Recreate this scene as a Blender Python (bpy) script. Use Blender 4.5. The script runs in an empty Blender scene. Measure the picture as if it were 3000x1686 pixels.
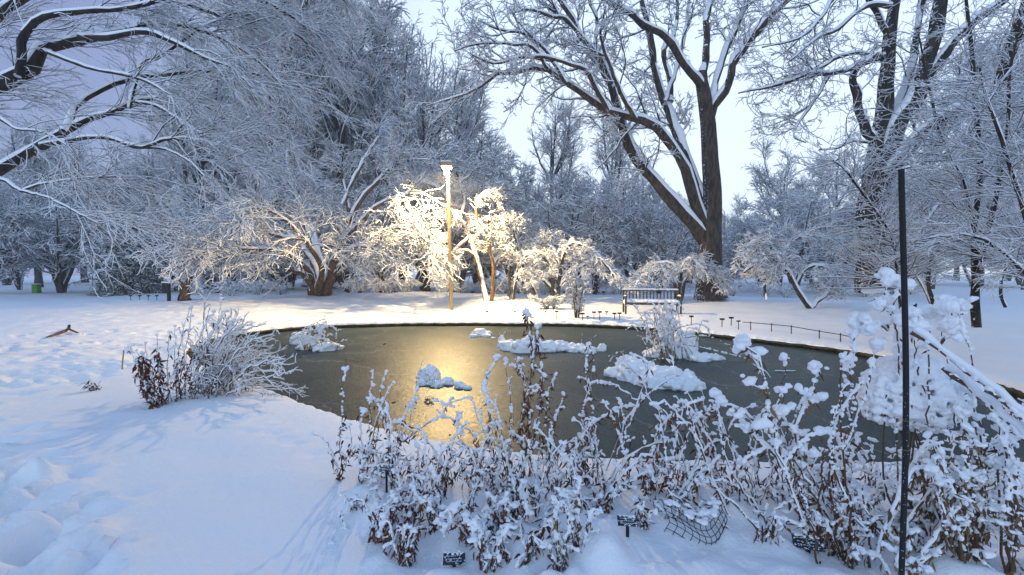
import bpy, math, random
import numpy as np
from mathutils import Vector, Matrix

# ------------------------------------------------------------------ camera, world, sun, exposure
sc = bpy.context.scene
F, CX, CY, HOR, EYE = 1333.0, 1500.0, 843.0, 800.0, 1.7
PITCH = math.atan((CY - HOR) / F)
cam_d = bpy.data.cameras.new("camera")
cam_d.sensor_width = 36.0
cam_d.lens = 16.0
cam_d.clip_start = 0.05
cam_d.clip_end = 3000
cam = bpy.data.objects.new("camera", cam_d)
sc.collection.objects.link(cam)
cam.location = (0, 0, EYE)
cam.rotation_euler = (math.pi / 2 - PITCH, 0, 0)
sc.camera = cam

sc.view_settings.view_transform = 'Standard'
sc.view_settings.look = 'None'
sc.view_settings.gamma = 1.0
sc.view_settings.exposure = 0.38
sc.view_settings.use_curve_mapping = False
cy = sc.cycles
cy.max_bounces = 8
cy.diffuse_bounces = 7
cy.glossy_bounces = 3
cy.transmission_bounces = 2
cy.caustics_reflective = False
cy.caustics_refractive = False
cy.sample_clamp_indirect = 4.0
cy.use_denoising = True

SUN_EL, SUN_ROT = math.radians(4), math.radians(200)
world = bpy.data.worlds.new("World")
sc.world = world
world.use_nodes = True
nt = world.node_tree
nt.nodes.clear()
N = nt.nodes.new
out = N('ShaderNodeOutputWorld')
bg1 = N('ShaderNodeBackground'); bg2 = N('ShaderNodeBackground'); add = N('ShaderNodeAddShader')
sky = N('ShaderNodeTexSky')
sky.sky_type = 'NISHITA'
sky.sun_disc = False
sky.sun_elevation = SUN_EL
sky.sun_rotation = SUN_ROT
bg1.inputs['Strength'].default_value = 0.05
nt.links.new(sky.outputs[0], bg1.inputs['Color'])
# the overcast cloud deck: pale near the brightening horizon ahead, bluer overhead, dusky lavender to the left
tc = N('ShaderNodeTexCoord'); sep = N('ShaderNodeSeparateXYZ')
nt.links.new(tc.outputs['Generated'], sep.inputs[0])
ramp = N('ShaderNodeValToRGB')
el = ramp.color_ramp.elements
el[0].position = 0.0; el[0].color = (0.80, 0.86, 0.96, 1)
el[1].position = 1.0; el[1].color = (0.11, 0.27, 0.68, 1)
e = el.new(0.5); e.color = (0.68, 0.81, 1.0, 1)
e = el.new(0.75); e.color = (0.26, 0.45, 0.88, 1)
nt.links.new(sep.outputs['Z'], ramp.inputs[0])
mr = N('ShaderNodeMapRange')
mr.inputs['From Min'].default_value = -0.05; mr.inputs['From Max'].default_value = -0.66
mr.interpolation_type = 'SMOOTHSTEP'
nt.links.new(sep.outputs['X'], mr.inputs['Value'])
mixl = N('ShaderNodeMix'); mixl.data_type = 'RGBA'
mixl.inputs['B'].default_value = (0.20, 0.24, 0.45, 1)
nt.links.new(mr.outputs[0], mixl.inputs['Factor'])
nt.links.new(ramp.outputs[0], mixl.inputs['A'])
# dimmer behind the camera
mr2 = N('ShaderNodeMapRange')
mr2.inputs['From Min'].default_value = -0.6; mr2.inputs['From Max'].default_value = 0.7
mr2.inputs['To Min'].default_value = 0.4; mr2.inputs['To Max'].default_value = 1.0
nt.links.new(sep.outputs['Y'], mr2.inputs['Value'])
nz = N('ShaderNodeTexNoise'); nz.inputs['Scale'].default_value = 1.6; nz.inputs['Detail'].default_value = 3
nt.links.new(tc.outputs['Generated'], nz.inputs['Vector'])
mr3 = N('ShaderNodeMapRange'); mr3.inputs['To Min'].default_value = 0.88; mr3.inputs['To Max'].default_value = 1.1
nt.links.new(nz.outputs[0], mr3.inputs['Value'])
mul = N('ShaderNodeMath'); mul.operation = 'MULTIPLY'
nt.links.new(mr2.outputs[0], mul.inputs[0]); nt.links.new(mr3.outputs[0], mul.inputs[1])
mul2 = N('ShaderNodeMath'); mul2.operation = 'MULTIPLY'; mul2.inputs[1].default_value = 0.92
nt.links.new(mul.outputs[0], mul2.inputs[0])
nt.links.new(mixl.outputs['Result'], bg2.inputs['Color'])
nt.links.new(mul2.outputs[0], bg2.inputs['Strength'])
nt.links.new(bg1.outputs[0], add.inputs[0]); nt.links.new(bg2.outputs[0], add.inputs[1])
nt.links.new(add.outputs[0], out.inputs['Surface'])

sun_d = bpy.data.lights.new("sun", 'SUN')
sun_d.energy = 1.15
sun_d.angle = math.radians(70)
sun_d.color = (0.42, 0.68, 1.0)
sun = bpy.data.objects.new("sun", sun_d)
sc.collection.objects.link(sun)
sun.rotation_euler = (math.radians(66), 0, math.radians(-22))

# ------------------------------------------------------------------ helpers
def link(o):
    sc.collection.objects.link(o); return o

def tag(o, label=None, cat=None, group=None, kind=None):
    if label: o['label'] = label
    if cat: o['category'] = cat
    if group: o['group'] = group
    if kind: o['kind'] = kind
    return o

def empty(name, loc, label, cat, group=None):
    o = link(bpy.data.objects.new(name, None))
    o.location = loc
    o.empty_display_size = 0.1
    return tag(o, label, cat, group)

def W(px, py, d):
    """photo pixel (3000 wide) at world distance y=d"""
    u, v = (px - CX) / F, (CY - py) / F
    c, s = math.cos(PITCH), math.sin(PITCH)
    dx, dy, dz = u, c + v * s, -s + v * c
    k = d / dy
    return np.array((dx * k, d, EYE + dz * k))

def mesh_from(V, Q, T=None, smooth=True):
    me = bpy.data.meshes.new("m")
    V = np.ascontiguousarray(V, dtype=np.float32)
    nq = 0 if Q is None else len(Q)
    ntr = 0 if T is None else len(T)
    me.vertices.add(len(V)); me.vertices.foreach_set('co', V.ravel())
    idx = []
    if nq: idx.append(np.asarray(Q, np.int32).ravel())
    if ntr: idx.append(np.asarray(T, np.int32).ravel())
    idx = np.concatenate(idx)
    me.loops.add(len(idx)); me.loops.foreach_set('vertex_index', idx)
    me.polygons.add(nq + ntr)
    st = np.concatenate([np.arange(nq) * 4, nq * 4 + np.arange(ntr) * 3]).astype(np.int32)
    me.polygons.foreach_set('loop_start', st)
    me.polygons.foreach_set('use_smooth', np.full(nq + ntr, smooth))
    me.update(calc_edges=True)
    return me

def add_obj(name, me, mat, parent=None, loc=None):
    o = link(bpy.data.objects.new(name, me))
    me.name = name
    if mat and not me.materials: me.materials.append(mat)
    if parent is not None: o.parent = parent
    if loc is not None: o.location = loc
    return o

def norm(a):
    return a / np.maximum(np.linalg.norm(a, axis=-1, keepdims=True), 1e-9)

def tubes(P, R, sides):
    n, K = P.shape[:2]
    T = np.empty_like(P)
    T[:, 1:-1] = P[:, 2:] - P[:, :-2]; T[:, 0] = P[:, 1] - P[:, 0]; T[:, -1] = P[:, -1] - P[:, -2]
    T = norm(T)
    mt = np.abs(norm(P[:, -1] - P[:, 0]))
    ref = np.eye(3)[np.argmin(mt, axis=1)] + 0.13
    A = norm(np.cross(T, ref[:, None, :]))
    B = np.cross(T, A)
    a = np.arange(sides) * 2 * np.pi / sides
    ca, sa = np.cos(a), np.sin(a)
    V = P[:, :, None, :] + R[:, :, None, None] * (ca[None, None, :, None] * A[:, :, None, :] + sa[None, None, :, None] * B[:, :, None, :])
    base = (np.arange(n) * K * sides)[:, None, None]
    k = np.arange(K - 1)[None, :, None] * sides
    s = np.arange(sides)[None, None, :]; s2 = (s + 1) % sides
    q = np.stack([base + k + s, base + k + s2, base + k + sides + s2, base + k + sides + s], axis=-1)
    return V.reshape(-1, 3), q.reshape(-1, 4)

def joinq(parts):
    Vs, Qs, o = [], [], 0
    for V, Q in parts:
        Vs.append(V); Qs.append(Q + o); o += len(V)
    return np.concatenate(Vs), np.concatenate(Qs)

def resample(pts, rad, K):
    pts = np.asarray(pts, float); rad = np.asarray(rad, float)
    m = len(pts)
    if m < 3:
        t = np.linspace(0, m - 1, K); i = np.minimum(t.astype(int), m - 2); f = (t - i)[:, None]
        return pts[i] * (1 - f) + pts[i + 1] * f, rad[i] * (1 - f[:, 0]) + rad[i + 1] * f[:, 0]
    L = np.r_[0, np.cumsum(np.linalg.norm(np.diff(pts, axis=0), axis=1))]
    tt = np.linspace(0, L[-1], K)
    i = np.clip(np.searchsorted(L, tt, side='right') - 1, 0, m - 2)
    f = ((tt - L[i]) / np.maximum(L[i + 1] - L[i], 1e-9))[:, None]
    ext = np.vstack([2 * pts[0] - pts[1], pts, 2 * pts[-1] - pts[-2]])
    p0, p1, p2, p3 = ext[i], ext[i + 1], ext[i + 2], ext[i + 3]
    P = 0.5 * ((2 * p1) + (-p0 + p2) * f + (2 * p0 - 5 * p1 + 4 * p2 - p3) * f ** 2 + (-p0 + 3 * p1 - 3 * p2 + p3) * f ** 3)
    r = rad[i] * (1 - f[:, 0]) + rad[i + 1] * f[:, 0]
    return P, r

def grow(P, R, rng, dens=1.0, L=None, lr=0.5, ang=(35, 60), K=5, wob=0.15, grav=0.0, t0=0.15, t1=1.0, rr=0.6,
         minr=0.003, bias=(0, 0, 0), flat=1.0, taper=0.35, shrink=0.5, rl=0.02, maxn=10**7):
    n, Kp = P.shape[:2]
    ln = np.linalg.norm(np.diff(P, axis=1), axis=2).sum(1)
    if dens >= 50:   # a total number, shared out by length
        idx = np.sort(rng.choice(n, int(dens), p=ln / ln.sum()))
    else:
        cnt = np.floor(ln * (1 - t0) * dens + rng.random(n)).astype(int)
        idx = np.repeat(np.arange(n), cnt)
    if len(idx) > maxn: idx = rng.choice(idx, maxn, replace=False)
    m = len(idx)
    t = t0 + (t1 - t0) * rng.random(m)
    fi = t * (Kp - 1); i = np.minimum(fi.astype(int), Kp - 2); f = fi - i
    pos = P[idx, i] * (1 - f)[:, None] + P[idx, i + 1] * f[:, None]
    r = R[idx, i] * (1 - f) + R[idx, i + 1] * f
    tan = norm(P[idx, i + 1] - P[idx, i])
    v = rng.normal(size=(m, 3)); v[:, 2] *= flat
    v -= (v * tan).sum(1, keepdims=True) * tan; v = norm(v)
    a = np.radians(rng.uniform(ang[0], ang[1], m))[:, None]
    d = norm(np.cos(a) * tan + np.sin(a) * v + np.asarray(bias))
    base = (L if L is not None else ln[idx] * lr)
    le = base * (1 - shrink * t) * (0.55 + 0.9 * rng.random(m))
    out = np.empty((m, K, 3)); out[:, 0] = pos
    st = (le / (K - 1))[:, None]
    for k in range(1, K):
        out[:, k] = out[:, k - 1] + d * st
        d = norm(d + rng.normal(size=(m, 3)) * wob + np.array((0, 0, grav)))
    r0 = np.maximum(np.minimum(r * rr, le * rl), minr)
    Ro = np.maximum(r0[:, None] * np.linspace(1, taper, K)[None], minr * 0.7)
    return out, Ro

def snow_on(P, R, rng, c=0.008, k=0.55, cmax=0.06, gap=0.0, lump=0.25):
    T = np.empty_like(P)
    T[:, 1:-1] = P[:, 2:] - P[:, :-2]; T[:, 0] = P[:, 1] - P[:, 0]; T[:, -1] = P[:, -1] - P[:, -2]
    T = norm(T)
    up = np.zeros_like(T); up[..., 2] = 1
    up = up - T * T[..., 2:3]
    h = np.linalg.norm(up, axis=-1)
    up = up / np.maximum(h, 1e-4)[..., None]
    f = np.clip((h - 0.12) / 0.5, 0, 1); f = f * f * (3 - 2 * f)
    th = (np.minimum(R * k, cmax) + c) * f * (1 + lump * rng.normal(size=R.shape))
    th = np.maximum(th, 0)
    rs = np.minimum(R * 0.9 + c * 0.45, (R * 0.75 + th * 0.6))
    off = R + th - rs
    if gap:
        g = rng.random(R.shape) < gap
        rs = np.where(g, rs * 0.35, rs)
    rs = np.where(f < 0.05, R * 0.4, rs)
    off = np.where(f < 0.05, 0, off)
    rs[:, -1] *= 0.6
    return P + up * off[..., None], rs

def stripes(lims, K=18):
    """list of (pts(m,3), rad(m)) -> stacked (n,K,3),(n,K)"""
    Ps, Rs = [], []
    for p, r in lims:
        a, b = resample(p, r, K); Ps.append(a); Rs.append(b)
    return np.array(Ps), np.array(Rs)

def tree(name, label, cat, group, base, trunk, twigs, snow_c=0.008, sides=8, bark=None, twigmat=None, gap=0.0, cmax=0.06, trunk_sides_snow=8, snowk=0.55, seed=1):
    """trunk: (P,R) stacked limbs; twigs: list of (P,R,sides)"""
    rng = np.random.default_rng(seed)
    base = np.asarray(base, float)
    e = empty(name, base, label, cat, group)
    V, Q = tubes(trunk[0] - base, trunk[1], sides)
    add_obj('trunk', mesh_from(V, Q), bark or M['bark'], e)
    parts = [tubes(P - base, R, s) for P, R, s in twigs]
    V, Q = joinq(parts)
    add_obj('crown', mesh_from(V, Q), twigmat or M['twig'], e)
    sp = []
    a, b = snow_on(trunk[0], trunk[1], rng, snow_c * 1.5, snowk, cmax); sp.append(tubes(a - base, b, trunk_sides_snow))
    for P, R, s in twigs:
        a, b = snow_on(P, R, rng, snow_c, snowk, cmax, gap=gap); sp.append(tubes(a - base, b, s))
    V, Q = joinq(sp)
    add_obj('snow_cover', mesh_from(V, Q), M['snow'], e)
    return e

def copy_thing(root, loc, rotz, scale, label):
    r = root.copy(); link(r)
    r.location = loc; r.rotation_euler = (0, 0, rotz); r.scale = scale
    r['label'] = label
    for ch in root.children:
        c = ch.copy(); link(c); c.parent = r
    return r

# ------------------------------------------------------------------ materials
M = {}
def mat(name):
    m = bpy.data.materials.new(name); m.use_nodes = True
    t = m.node_tree; b = t.nodes['Principled BSDF']
    M[name] = m
    return m, t, b

def simple(name, col, rough=0.7, metal=0.0, bump=None, var=None):
    m, t, b = mat(name)
    b.inputs['Base Color'].default_value = (*col, 1); b.inputs['Roughness'].default_value = rough
    b.inputs['Metallic'].default_value = metal
    tcx = t.nodes.new('ShaderNodeTexCoord')
    if var:
        nzx = t.nodes.new('ShaderNodeTexNoise'); nzx.inputs['Scale'].default_value = var[0]; nzx.inputs['Detail'].default_value = 5
        t.links.new(tcx.outputs['Object'], nzx.inputs['Vector'])
        rp = t.nodes.new('ShaderNodeValToRGB')
        rp.color_ramp.elements[0].position = .35; rp.color_ramp.elements[1].position = .65
        rp.color_ramp.elements[0].color = (*col, 1); rp.color_ramp.elements[1].color = (*var[1], 1)
        t.links.new(nzx.outputs[0], rp.inputs[0]); t.links.new(rp.outputs[0], b.inputs['Base Color'])
    if bump:
        nzx = t.nodes.new('ShaderNodeTexNoise'); nzx.inputs['Scale'].default_value = bump[0]; nzx.inputs['Detail'].default_value = 4
        t.links.new(tcx.outputs['Object'], nzx.inputs['Vector'])
        bp = t.nodes.new('ShaderNodeBump'); bp.inputs['Strength'].default_value = bump[1]; bp.inputs['Distance'].default_value = bump[2]
        t.links.new(nzx.outputs[0], bp.inputs['Height']); t.links.new(bp.outputs[0], b.inputs['Normal'])
    return m

def snow_mat(name, bumps, col=(0.86, 0.88, 0.91)):
    m, t, b = mat(name)
    b.inputs['Base Color'].default_value = (*col, 1)
    b.inputs['Roughness'].default_value = 0.65
    b.inputs['Specular IOR Level'].default_value = 0.25
    tcx = t.nodes.new('ShaderNodeTexCoord')
    prev = None
    for scl, st, dist in bumps:
        nzx = t.nodes.new('ShaderNodeTexNoise'); nzx.inputs['Scale'].default_value = scl; nzx.inputs['Detail'].default_value = 5
        t.links.new(tcx.outputs['Object'], nzx.inputs['Vector'])
        bp = t.nodes.new('ShaderNodeBump'); bp.inputs['Strength'].default_value = st; bp.inputs['Distance'].default_value = dist
        t.links.new(nzx.outputs[0], bp.inputs['Height'])
        if prev: t.links.new(prev.outputs[0], bp.inputs['Normal'])
        prev = bp
    if prev: t.links.new(prev.outputs[0], b.inputs['Normal'])
    return m
snow_mat('snow', [], (0.9, 0.92, 0.95))
snow_mat('snow_ground', [(2.2, 0.6, 0.05), (14, 0.7, 0.016), (60, 0.8, 0.006), (160, .6, .002)])
snow_mat('snow_lump', [(60, 0.6, 0.006), (220, 0.5, 0.002)])

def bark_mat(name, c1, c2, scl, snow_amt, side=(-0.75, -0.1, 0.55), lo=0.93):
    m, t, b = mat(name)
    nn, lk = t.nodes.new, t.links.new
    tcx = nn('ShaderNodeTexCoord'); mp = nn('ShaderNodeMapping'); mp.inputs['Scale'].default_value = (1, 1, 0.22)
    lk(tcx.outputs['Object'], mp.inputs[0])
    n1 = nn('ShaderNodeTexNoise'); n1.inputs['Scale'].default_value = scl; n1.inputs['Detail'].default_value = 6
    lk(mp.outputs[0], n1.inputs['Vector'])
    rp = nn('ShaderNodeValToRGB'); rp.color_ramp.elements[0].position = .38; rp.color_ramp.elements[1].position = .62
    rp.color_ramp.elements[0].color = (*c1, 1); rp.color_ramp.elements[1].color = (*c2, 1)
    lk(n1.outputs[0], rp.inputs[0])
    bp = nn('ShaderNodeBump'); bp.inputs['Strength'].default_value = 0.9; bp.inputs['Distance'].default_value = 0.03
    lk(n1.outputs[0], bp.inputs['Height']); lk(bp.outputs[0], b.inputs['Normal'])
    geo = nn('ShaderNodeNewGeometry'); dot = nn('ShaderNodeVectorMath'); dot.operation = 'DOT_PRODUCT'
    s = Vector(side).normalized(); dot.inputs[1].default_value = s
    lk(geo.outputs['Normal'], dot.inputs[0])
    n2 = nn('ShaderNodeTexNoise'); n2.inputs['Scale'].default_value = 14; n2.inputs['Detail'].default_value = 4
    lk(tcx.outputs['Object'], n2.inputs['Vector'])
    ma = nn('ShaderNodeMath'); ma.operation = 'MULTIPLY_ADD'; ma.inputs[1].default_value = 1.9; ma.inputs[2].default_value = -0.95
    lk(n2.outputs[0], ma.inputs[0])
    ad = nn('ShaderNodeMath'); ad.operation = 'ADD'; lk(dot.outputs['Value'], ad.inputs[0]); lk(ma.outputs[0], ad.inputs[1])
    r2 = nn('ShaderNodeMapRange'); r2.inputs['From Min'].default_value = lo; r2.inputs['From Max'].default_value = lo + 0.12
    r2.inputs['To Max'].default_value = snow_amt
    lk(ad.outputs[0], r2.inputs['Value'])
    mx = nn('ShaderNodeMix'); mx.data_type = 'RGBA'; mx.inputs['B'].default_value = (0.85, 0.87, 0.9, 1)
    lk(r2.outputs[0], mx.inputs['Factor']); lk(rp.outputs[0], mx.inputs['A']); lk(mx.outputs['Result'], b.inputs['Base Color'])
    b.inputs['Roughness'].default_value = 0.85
    return m
bark_mat('bark', (0.020, 0.015, 0.011), (0.085, 0.062, 0.044), 9, 1.0)
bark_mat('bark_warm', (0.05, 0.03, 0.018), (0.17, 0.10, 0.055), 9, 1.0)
simple('twig', (0.030, 0.028, 0.032), 0.85)
bark_mat('bark_dark', (0.010, 0.008, 0.006), (0.05, 0.036, 0.024), 9, 1.0)
simple('twig_far', (0.07, 0.065, 0.075), 0.9)
simple('stem', (0.10, 0.055, 0.03), 0.8)
simple('tan', (0.22, 0.14, 0.075), 0.8, var=(20, (.12, .07, .035)))

# ------------------------------------------------------------------ ground and pond
PC = np.array((0.3, 10.7))
ICE = -0.28
def ice_pt(px, py):
    u, v = (px - CX) / F, (CY - py) / F
    c, s = math.cos(PITCH), math.sin(PITCH)
    dz = -s + v * c; k = (ICE - EYE) / dz
    return np.array((u * k, (c + v * s) * k))
outline = [(1500, 957), (1700, 959), (1880, 968), (2090, 990), (2250, 1010), (2400, 1028), (2520, 1046), (2620, 1068), (2800, 1112), (3000, 1172),
           (3250, 1290), (3100, 1400), (2600, 1402), (2150, 1400), (1850, 1392), (1500, 1372), (1280, 1335), (1100, 1288), (960, 1240), (850, 1196),
           (755, 1152), (640, 1110), (560, 1070), (560, 1030), (640, 1000), (760, 980), (900, 966), (1100, 959), (1300, 956)]
op = np.array([ice_pt(*q) for q in outline]) - PC
oth = np.arctan2(op[:, 1], op[:, 0]); orad = np.hypot(op[:, 0], op[:, 1])
oi = np.argsort(oth); oth, orad = oth[oi], orad[oi]
gth = np.linspace(-np.pi, np.pi, 721)
gr = np.interp(gth, np.r_[oth - 2 * np.pi, oth, oth + 2 * np.pi], np.r_[orad, orad, orad])
for _ in range(4):
    gr = (np.roll(gr[:-1], 1) + gr[:-1] * 2 + np.roll(gr[:-1], -1)) / 4; gr = np.r_[gr, gr[0]]
def brad(th): return np.interp((th + np.pi) % (2 * np.pi) - np.pi, gth, gr)

rngG = np.random.default_rng(5)
_w = [(rngG.normal(size=2) * f, rngG.uniform(0, 6.28), a) for f, a, n in ((0.25, 0.05, 5), (0.7, 0.022, 6), (1.8, 0.011, 8), (4.5, 0.0045, 10)) for _ in range(n)]
def smooth(a, b, x):
    t = np.clip((x - a) / (b - a), 0, 1); return t * t * (3 - 2 * t)
def gh(x, y):
    x = np.asarray(x, float); y = np.asarray(y, float)
    dx, dy = x - PC[0], y - PC[1]
    s = np.hypot(dx, dy) - brad(np.arctan2(dy, dx))
    r = np.hypot(x, y)
    z = -0.09 * np.exp(-np.maximum(s, 0) / 0.5)
    z = z + 0.42 * smooth(20.5, 27, r) - 0.25 * smooth(28, 34, r) + 0.15 * smooth(34, 60, r)
    n = 0
    for k, ph, a in _w: n = n + a * np.sin(k[0] * x + k[1] * y + ph)
    z = z + n * smooth(0.0, 1.0, s) * 0.7
    return z
def ground_hit(px, py):
    u, v = (px - CX) / F, (CY - py) / F
    c, s = math.cos(PITCH), math.sin(PITCH)
    dx, dy, dz = u, c + v * s, -s + v * c
    last = None
    d = 1.2
    while d < 90:
        k = d / dy; z = EYE + dz * k
        if z <= gh(dx * k, d): break
        d += 0.04 if d < 35 else 0.3
    return np.array((dx * d / dy, d, float(gh(dx * d / dy, d))))

NT = 1500
th = np.linspace(-np.pi, np.pi, NT, endpoint=False)
S = [0, 0.012, 0.03, 0.055, 0.09, 0.13]
while S[-1] < 7.5: S.append(S[-1] + 0.06)
while S[-1] < 290: S.append(S[-1] + max(0.06, (S[-1] - 7.3) * 0.09))
S = np.array(S)
rad = brad(th)[None] + S[:, None]
X = PC[0] + np.cos(th)[None] * rad; Y = PC[1] + np.sin(th)[None] * rad
Z = gh(X, Y)
lip = np.exp(-(S / 0.045) ** 1.2) * -0.07
jit = 0.012 * np.sin(th * 61 + 1) + 0.01 * np.sin(th * 143) + 0.008 * np.sin(th * 317 + 2)
Z += lip[:, None] + (jit[None] * np.exp(-S / 0.15)[:, None])
# footprints and trodden snow on the left, dents in the foreground
def dent(x0, y0, r, dep, el=1.0, ang=0.0, rim=0.25):
    m = (np.abs(X - x0) < r * 3.2) & (np.abs(Y - y0) < r * 3.2)
    if not m.any(): return
    a, b = X[m] - x0, Y[m] - y0
    c, s = math.cos(ang), math.sin(ang)
    q = ((a * c + b * s) / el) ** 2 + (-a * s + b * c) ** 2
    g = np.exp(-q / (r * r))
    Z[m] += -dep * g + dep * rim * np.exp(-(np.sqrt(q) - r * 1.5) ** 2 / (r * 0.5) ** 2)
rg = random.Random(3)
for i in range(900):
    px = rg.uniform(-60, 860); py = 895 + (rg.random() ** 1.3) * 240 + (px < 250) * rg.uniform(0, 60)
    if py > 1010 + (760 - px) * 0.22: continue
    p = ground_hit(px, py)
    dent(p[0], p[1], rg.uniform(0.07, 0.13), rg.uniform(0.03, 0.075), 1.7, rg.uniform(-0.4, 0.9))
for px, py in [(20, 1265), (70, 1330), (175, 1430), (235, 1550), (60, 1560), (160, 1600), (110, 1500), (90, 1660), (20, 1520), (30, 1400)]:
    p = ground_hit(px, py)
    dent(p[0], p[1], 0.12, 0.07, 1.6, 1.2)
for px, py in [(365, 1455), (385, 1490), (285, 1640), (310, 1600), (170, 1560), (185, 1600), (740, 1238), (742, 1265), (830, 1290), (700, 1225), (800, 1268), (870, 1300), (780, 1250), (925, 1330)]:
    p = ground_hit(px, py)
    dent(p[0], p[1], rg.uniform(0.05, 0.09), rg.uniform(0.02, 0.04), 1.6, rg.uniform(0.5, 1.6))
for i in range(150):
    px = rg.uniform(-400, 520); py = 1190 + rg.random() * 520
    if px > 60 + (py - 1190) * .75: continue
    p = ground_hit(px, py)
    dent(p[0], p[1], rg.uniform(0.06, 0.12), rg.uniform(0.04, 0.10), 1.7, rg.uniform(.6, 1.5), .45)
for i in range(260):   # little pits and crumbs everywhere
    px = rg.uniform(0, 1100); py = rg.uniform(1050, 1680)
    p = ground_hit(px, py)
    dent(p[0], p[1], rg.uniform(0.02, 0.05), rg.uniform(-.008, 0.012), 1.3, rg.uniform(0, 3), .2)
# humps of snow over the planting bed in front
for i in range(150):
    px = rg.uniform(1000, 3200); py = rg.uniform(1400, 1800)
    if px < 1250 and py < 1460: continue
    p = ground_hit(px, py)
    dent(p[0], p[1], rg.uniform(0.05, 0.16), -rg.uniform(0.02, 0.07), 1.3, rg.uniform(0, 3), 0.1)
ns = len(S)
V = np.stack([X, Y, Z], -1).reshape(-1, 3)
i = np.arange(ns - 1)[:, None] * NT; j = np.arange(NT)[None]; j2 = (j + 1) % NT
Q = np.stack([i + j, i + NT + j, i + NT + j2, i + j2], -1).reshape(-1, 4)
# NB rings go outward: orientation upward
g = add_obj('snow_ground', mesh_from(V, Q[:, ::-1]), M['snow_ground'])
tag(g, 'snow covered ground with trodden footprints on the left', 'ground', kind='structure')

# low wall round the pond: vertical face + wooden/stone lip
m_, t_, b_ = mat('pond_stone')
nn, lk = t_.nodes.new, t_.links.new
tcx = nn('ShaderNodeTexCoord'); n1 = nn('ShaderNodeTexNoise'); n1.inputs['Scale'].default_value = 7; n1.inputs['Detail'].default_value = 6
lk(tcx.outputs['Object'], n1.inputs['Vector'])
rp = nn('ShaderNodeValToRGB'); rp.color_ramp.elements[0].position = .35; rp.color_ramp.elements[1].position = .7
rp.color_ramp.elements[0].color = (0.018, 0.016, 0.009, 1); rp.color_ramp.elements[1].color = (0.10, 0.085, 0.03, 1)
lk(n1.outputs[0], rp.inputs[0]); lk(rp.outputs[0], b_.inputs['Base Color'])
bp = nn('ShaderNodeBump'); bp.inputs['Distance'].default_value = 0.03; lk(n1.outputs[0], bp.inputs['Height']); lk(bp.outputs[0], b_.inputs['Normal'])
b_.inputs['Roughness'].default_value = 0.8
prof = [(0.30, -0.22), (-0.005, -0.165), (-0.03, -0.19), (-0.03, -0.235), (0.0, -0.245), (0.0, -0.6)]
rv = []
for dx, z in prof:
    rr_ = brad(th) + dx
    rv.append(np.stack([PC[0] + np.cos(th) * rr_, PC[1] + np.sin(th) * rr_, np.full(NT, z) + (0.006 * np.sin(th * 90) if z > -0.5 else 0)], -1))
V = np.concatenate(rv)
i = np.arange(len(prof) - 1)[:, None] * NT
Q = np.stack([i + j, i + j2, i + NT + j2, i + NT + j], -1).reshape(-1, 4)
w = add_obj('pond_wall', mesh_from(V, Q), M['pond_stone'])
tag(w, 'low dark mossy wall edging the frozen pond under a lip of snow', 'wall')

m_, t_, b_ = mat('pond_ice')
nn, lk = t_.nodes.new, t_.links.new
tcx = nn('ShaderNodeTexCoord')
n1 = nn('ShaderNodeTexNoise'); n1.inputs['Scale'].default_value = 0.8; n1.inputs['Detail'].default_value = 7; n1.inputs['Roughness'].default_value = .6
lk(tcx.outputs['Object'], n1.inputs['Vector'])
rp = nn('ShaderNodeValToRGB'); rp.color_ramp.elements[0].position = .36; rp.color_ramp.elements[1].position = .7
rp.color_ramp.elements[0].color = (0.020, 0.036, 0.038, 1); rp.color_ramp.elements[1].color = (0.052, 0.070, 0.064, 1)
lk(n1.outputs[0], rp.inputs[0])
wv = nn('ShaderNodeTexVoronoi'); wv.feature = 'DISTANCE_TO_EDGE'; wv.inputs['Scale'].default_value = 0.33
nd = nn('ShaderNodeTexNoise'); nd.inputs['Scale'].default_value = 1.1; nd.inputs['Detail'].default_value = 5; lk(tcx.outputs['Object'], nd.inputs['Vector'])
vm = nn('ShaderNodeVectorMath'); vm.operation = 'MULTIPLY_ADD'; vm.inputs[1].default_value = (1.6, 1.6, 0); lk(nd.outputs['Color'], vm.inputs[0]); lk(tcx.outputs['Object'], vm.inputs[2]); lk(vm.outputs[0], wv.inputs['Vector'])
cr = nn('ShaderNodeMapRange'); cr.inputs['From Max'].default_value = 0.007; cr.inputs['To Min'].default_value = 0.45; cr.inputs['To Max'].default_value = 0.0; lk(wv.outputs['Distance'], cr.inputs['Value'])
nf = nn('ShaderNodeTexNoise'); nf.inputs['Scale'].default_value = 2.6; nf.inputs['Detail'].default_value = 8; nf.inputs['Roughness'].default_value = .7; lk(tcx.outputs['Object'], nf.inputs['Vector'])
fr_ = nn('ShaderNodeMapRange'); fr_.inputs['From Min'].default_value = 0.60; fr_.inputs['From Max'].default_value = 0.78; fr_.inputs['To Max'].default_value = 0.35; lk(nf.outputs[0], fr_.inputs['Value'])
mxa = nn('ShaderNodeMath'); mxa.operation = 'MAXIMUM'; lk(cr.outputs[0], mxa.inputs[0]); lk(fr_.outputs[0], mxa.inputs[1])
mxc = nn('ShaderNodeMix'); mxc.data_type = 'RGBA'; mxc.inputs['B'].default_value = (0.26, 0.29, 0.29, 1)
lk(mxa.outputs[0], mxc.inputs['Factor']); lk(rp.outputs[0], mxc.inputs['A']); lk(mxc.outputs['Result'], b_.inputs['Base Color'])
mrr = nn('ShaderNodeMapRange'); mrr.inputs['To Min'].default_value = 0.34; mrr.inputs['To Max'].default_value = 0.54; b_.inputs['Specular IOR Level'].default_value = 0.2
lk(n1.outputs[0], mrr.inputs['Value']); lk(mrr.outputs[0], b_.inputs['Roughness'])
n2 = nn('ShaderNodeTexNoise'); n2.inputs['Scale'].default_value = 38; n2.inputs['Detail'].default_value = 3
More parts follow.
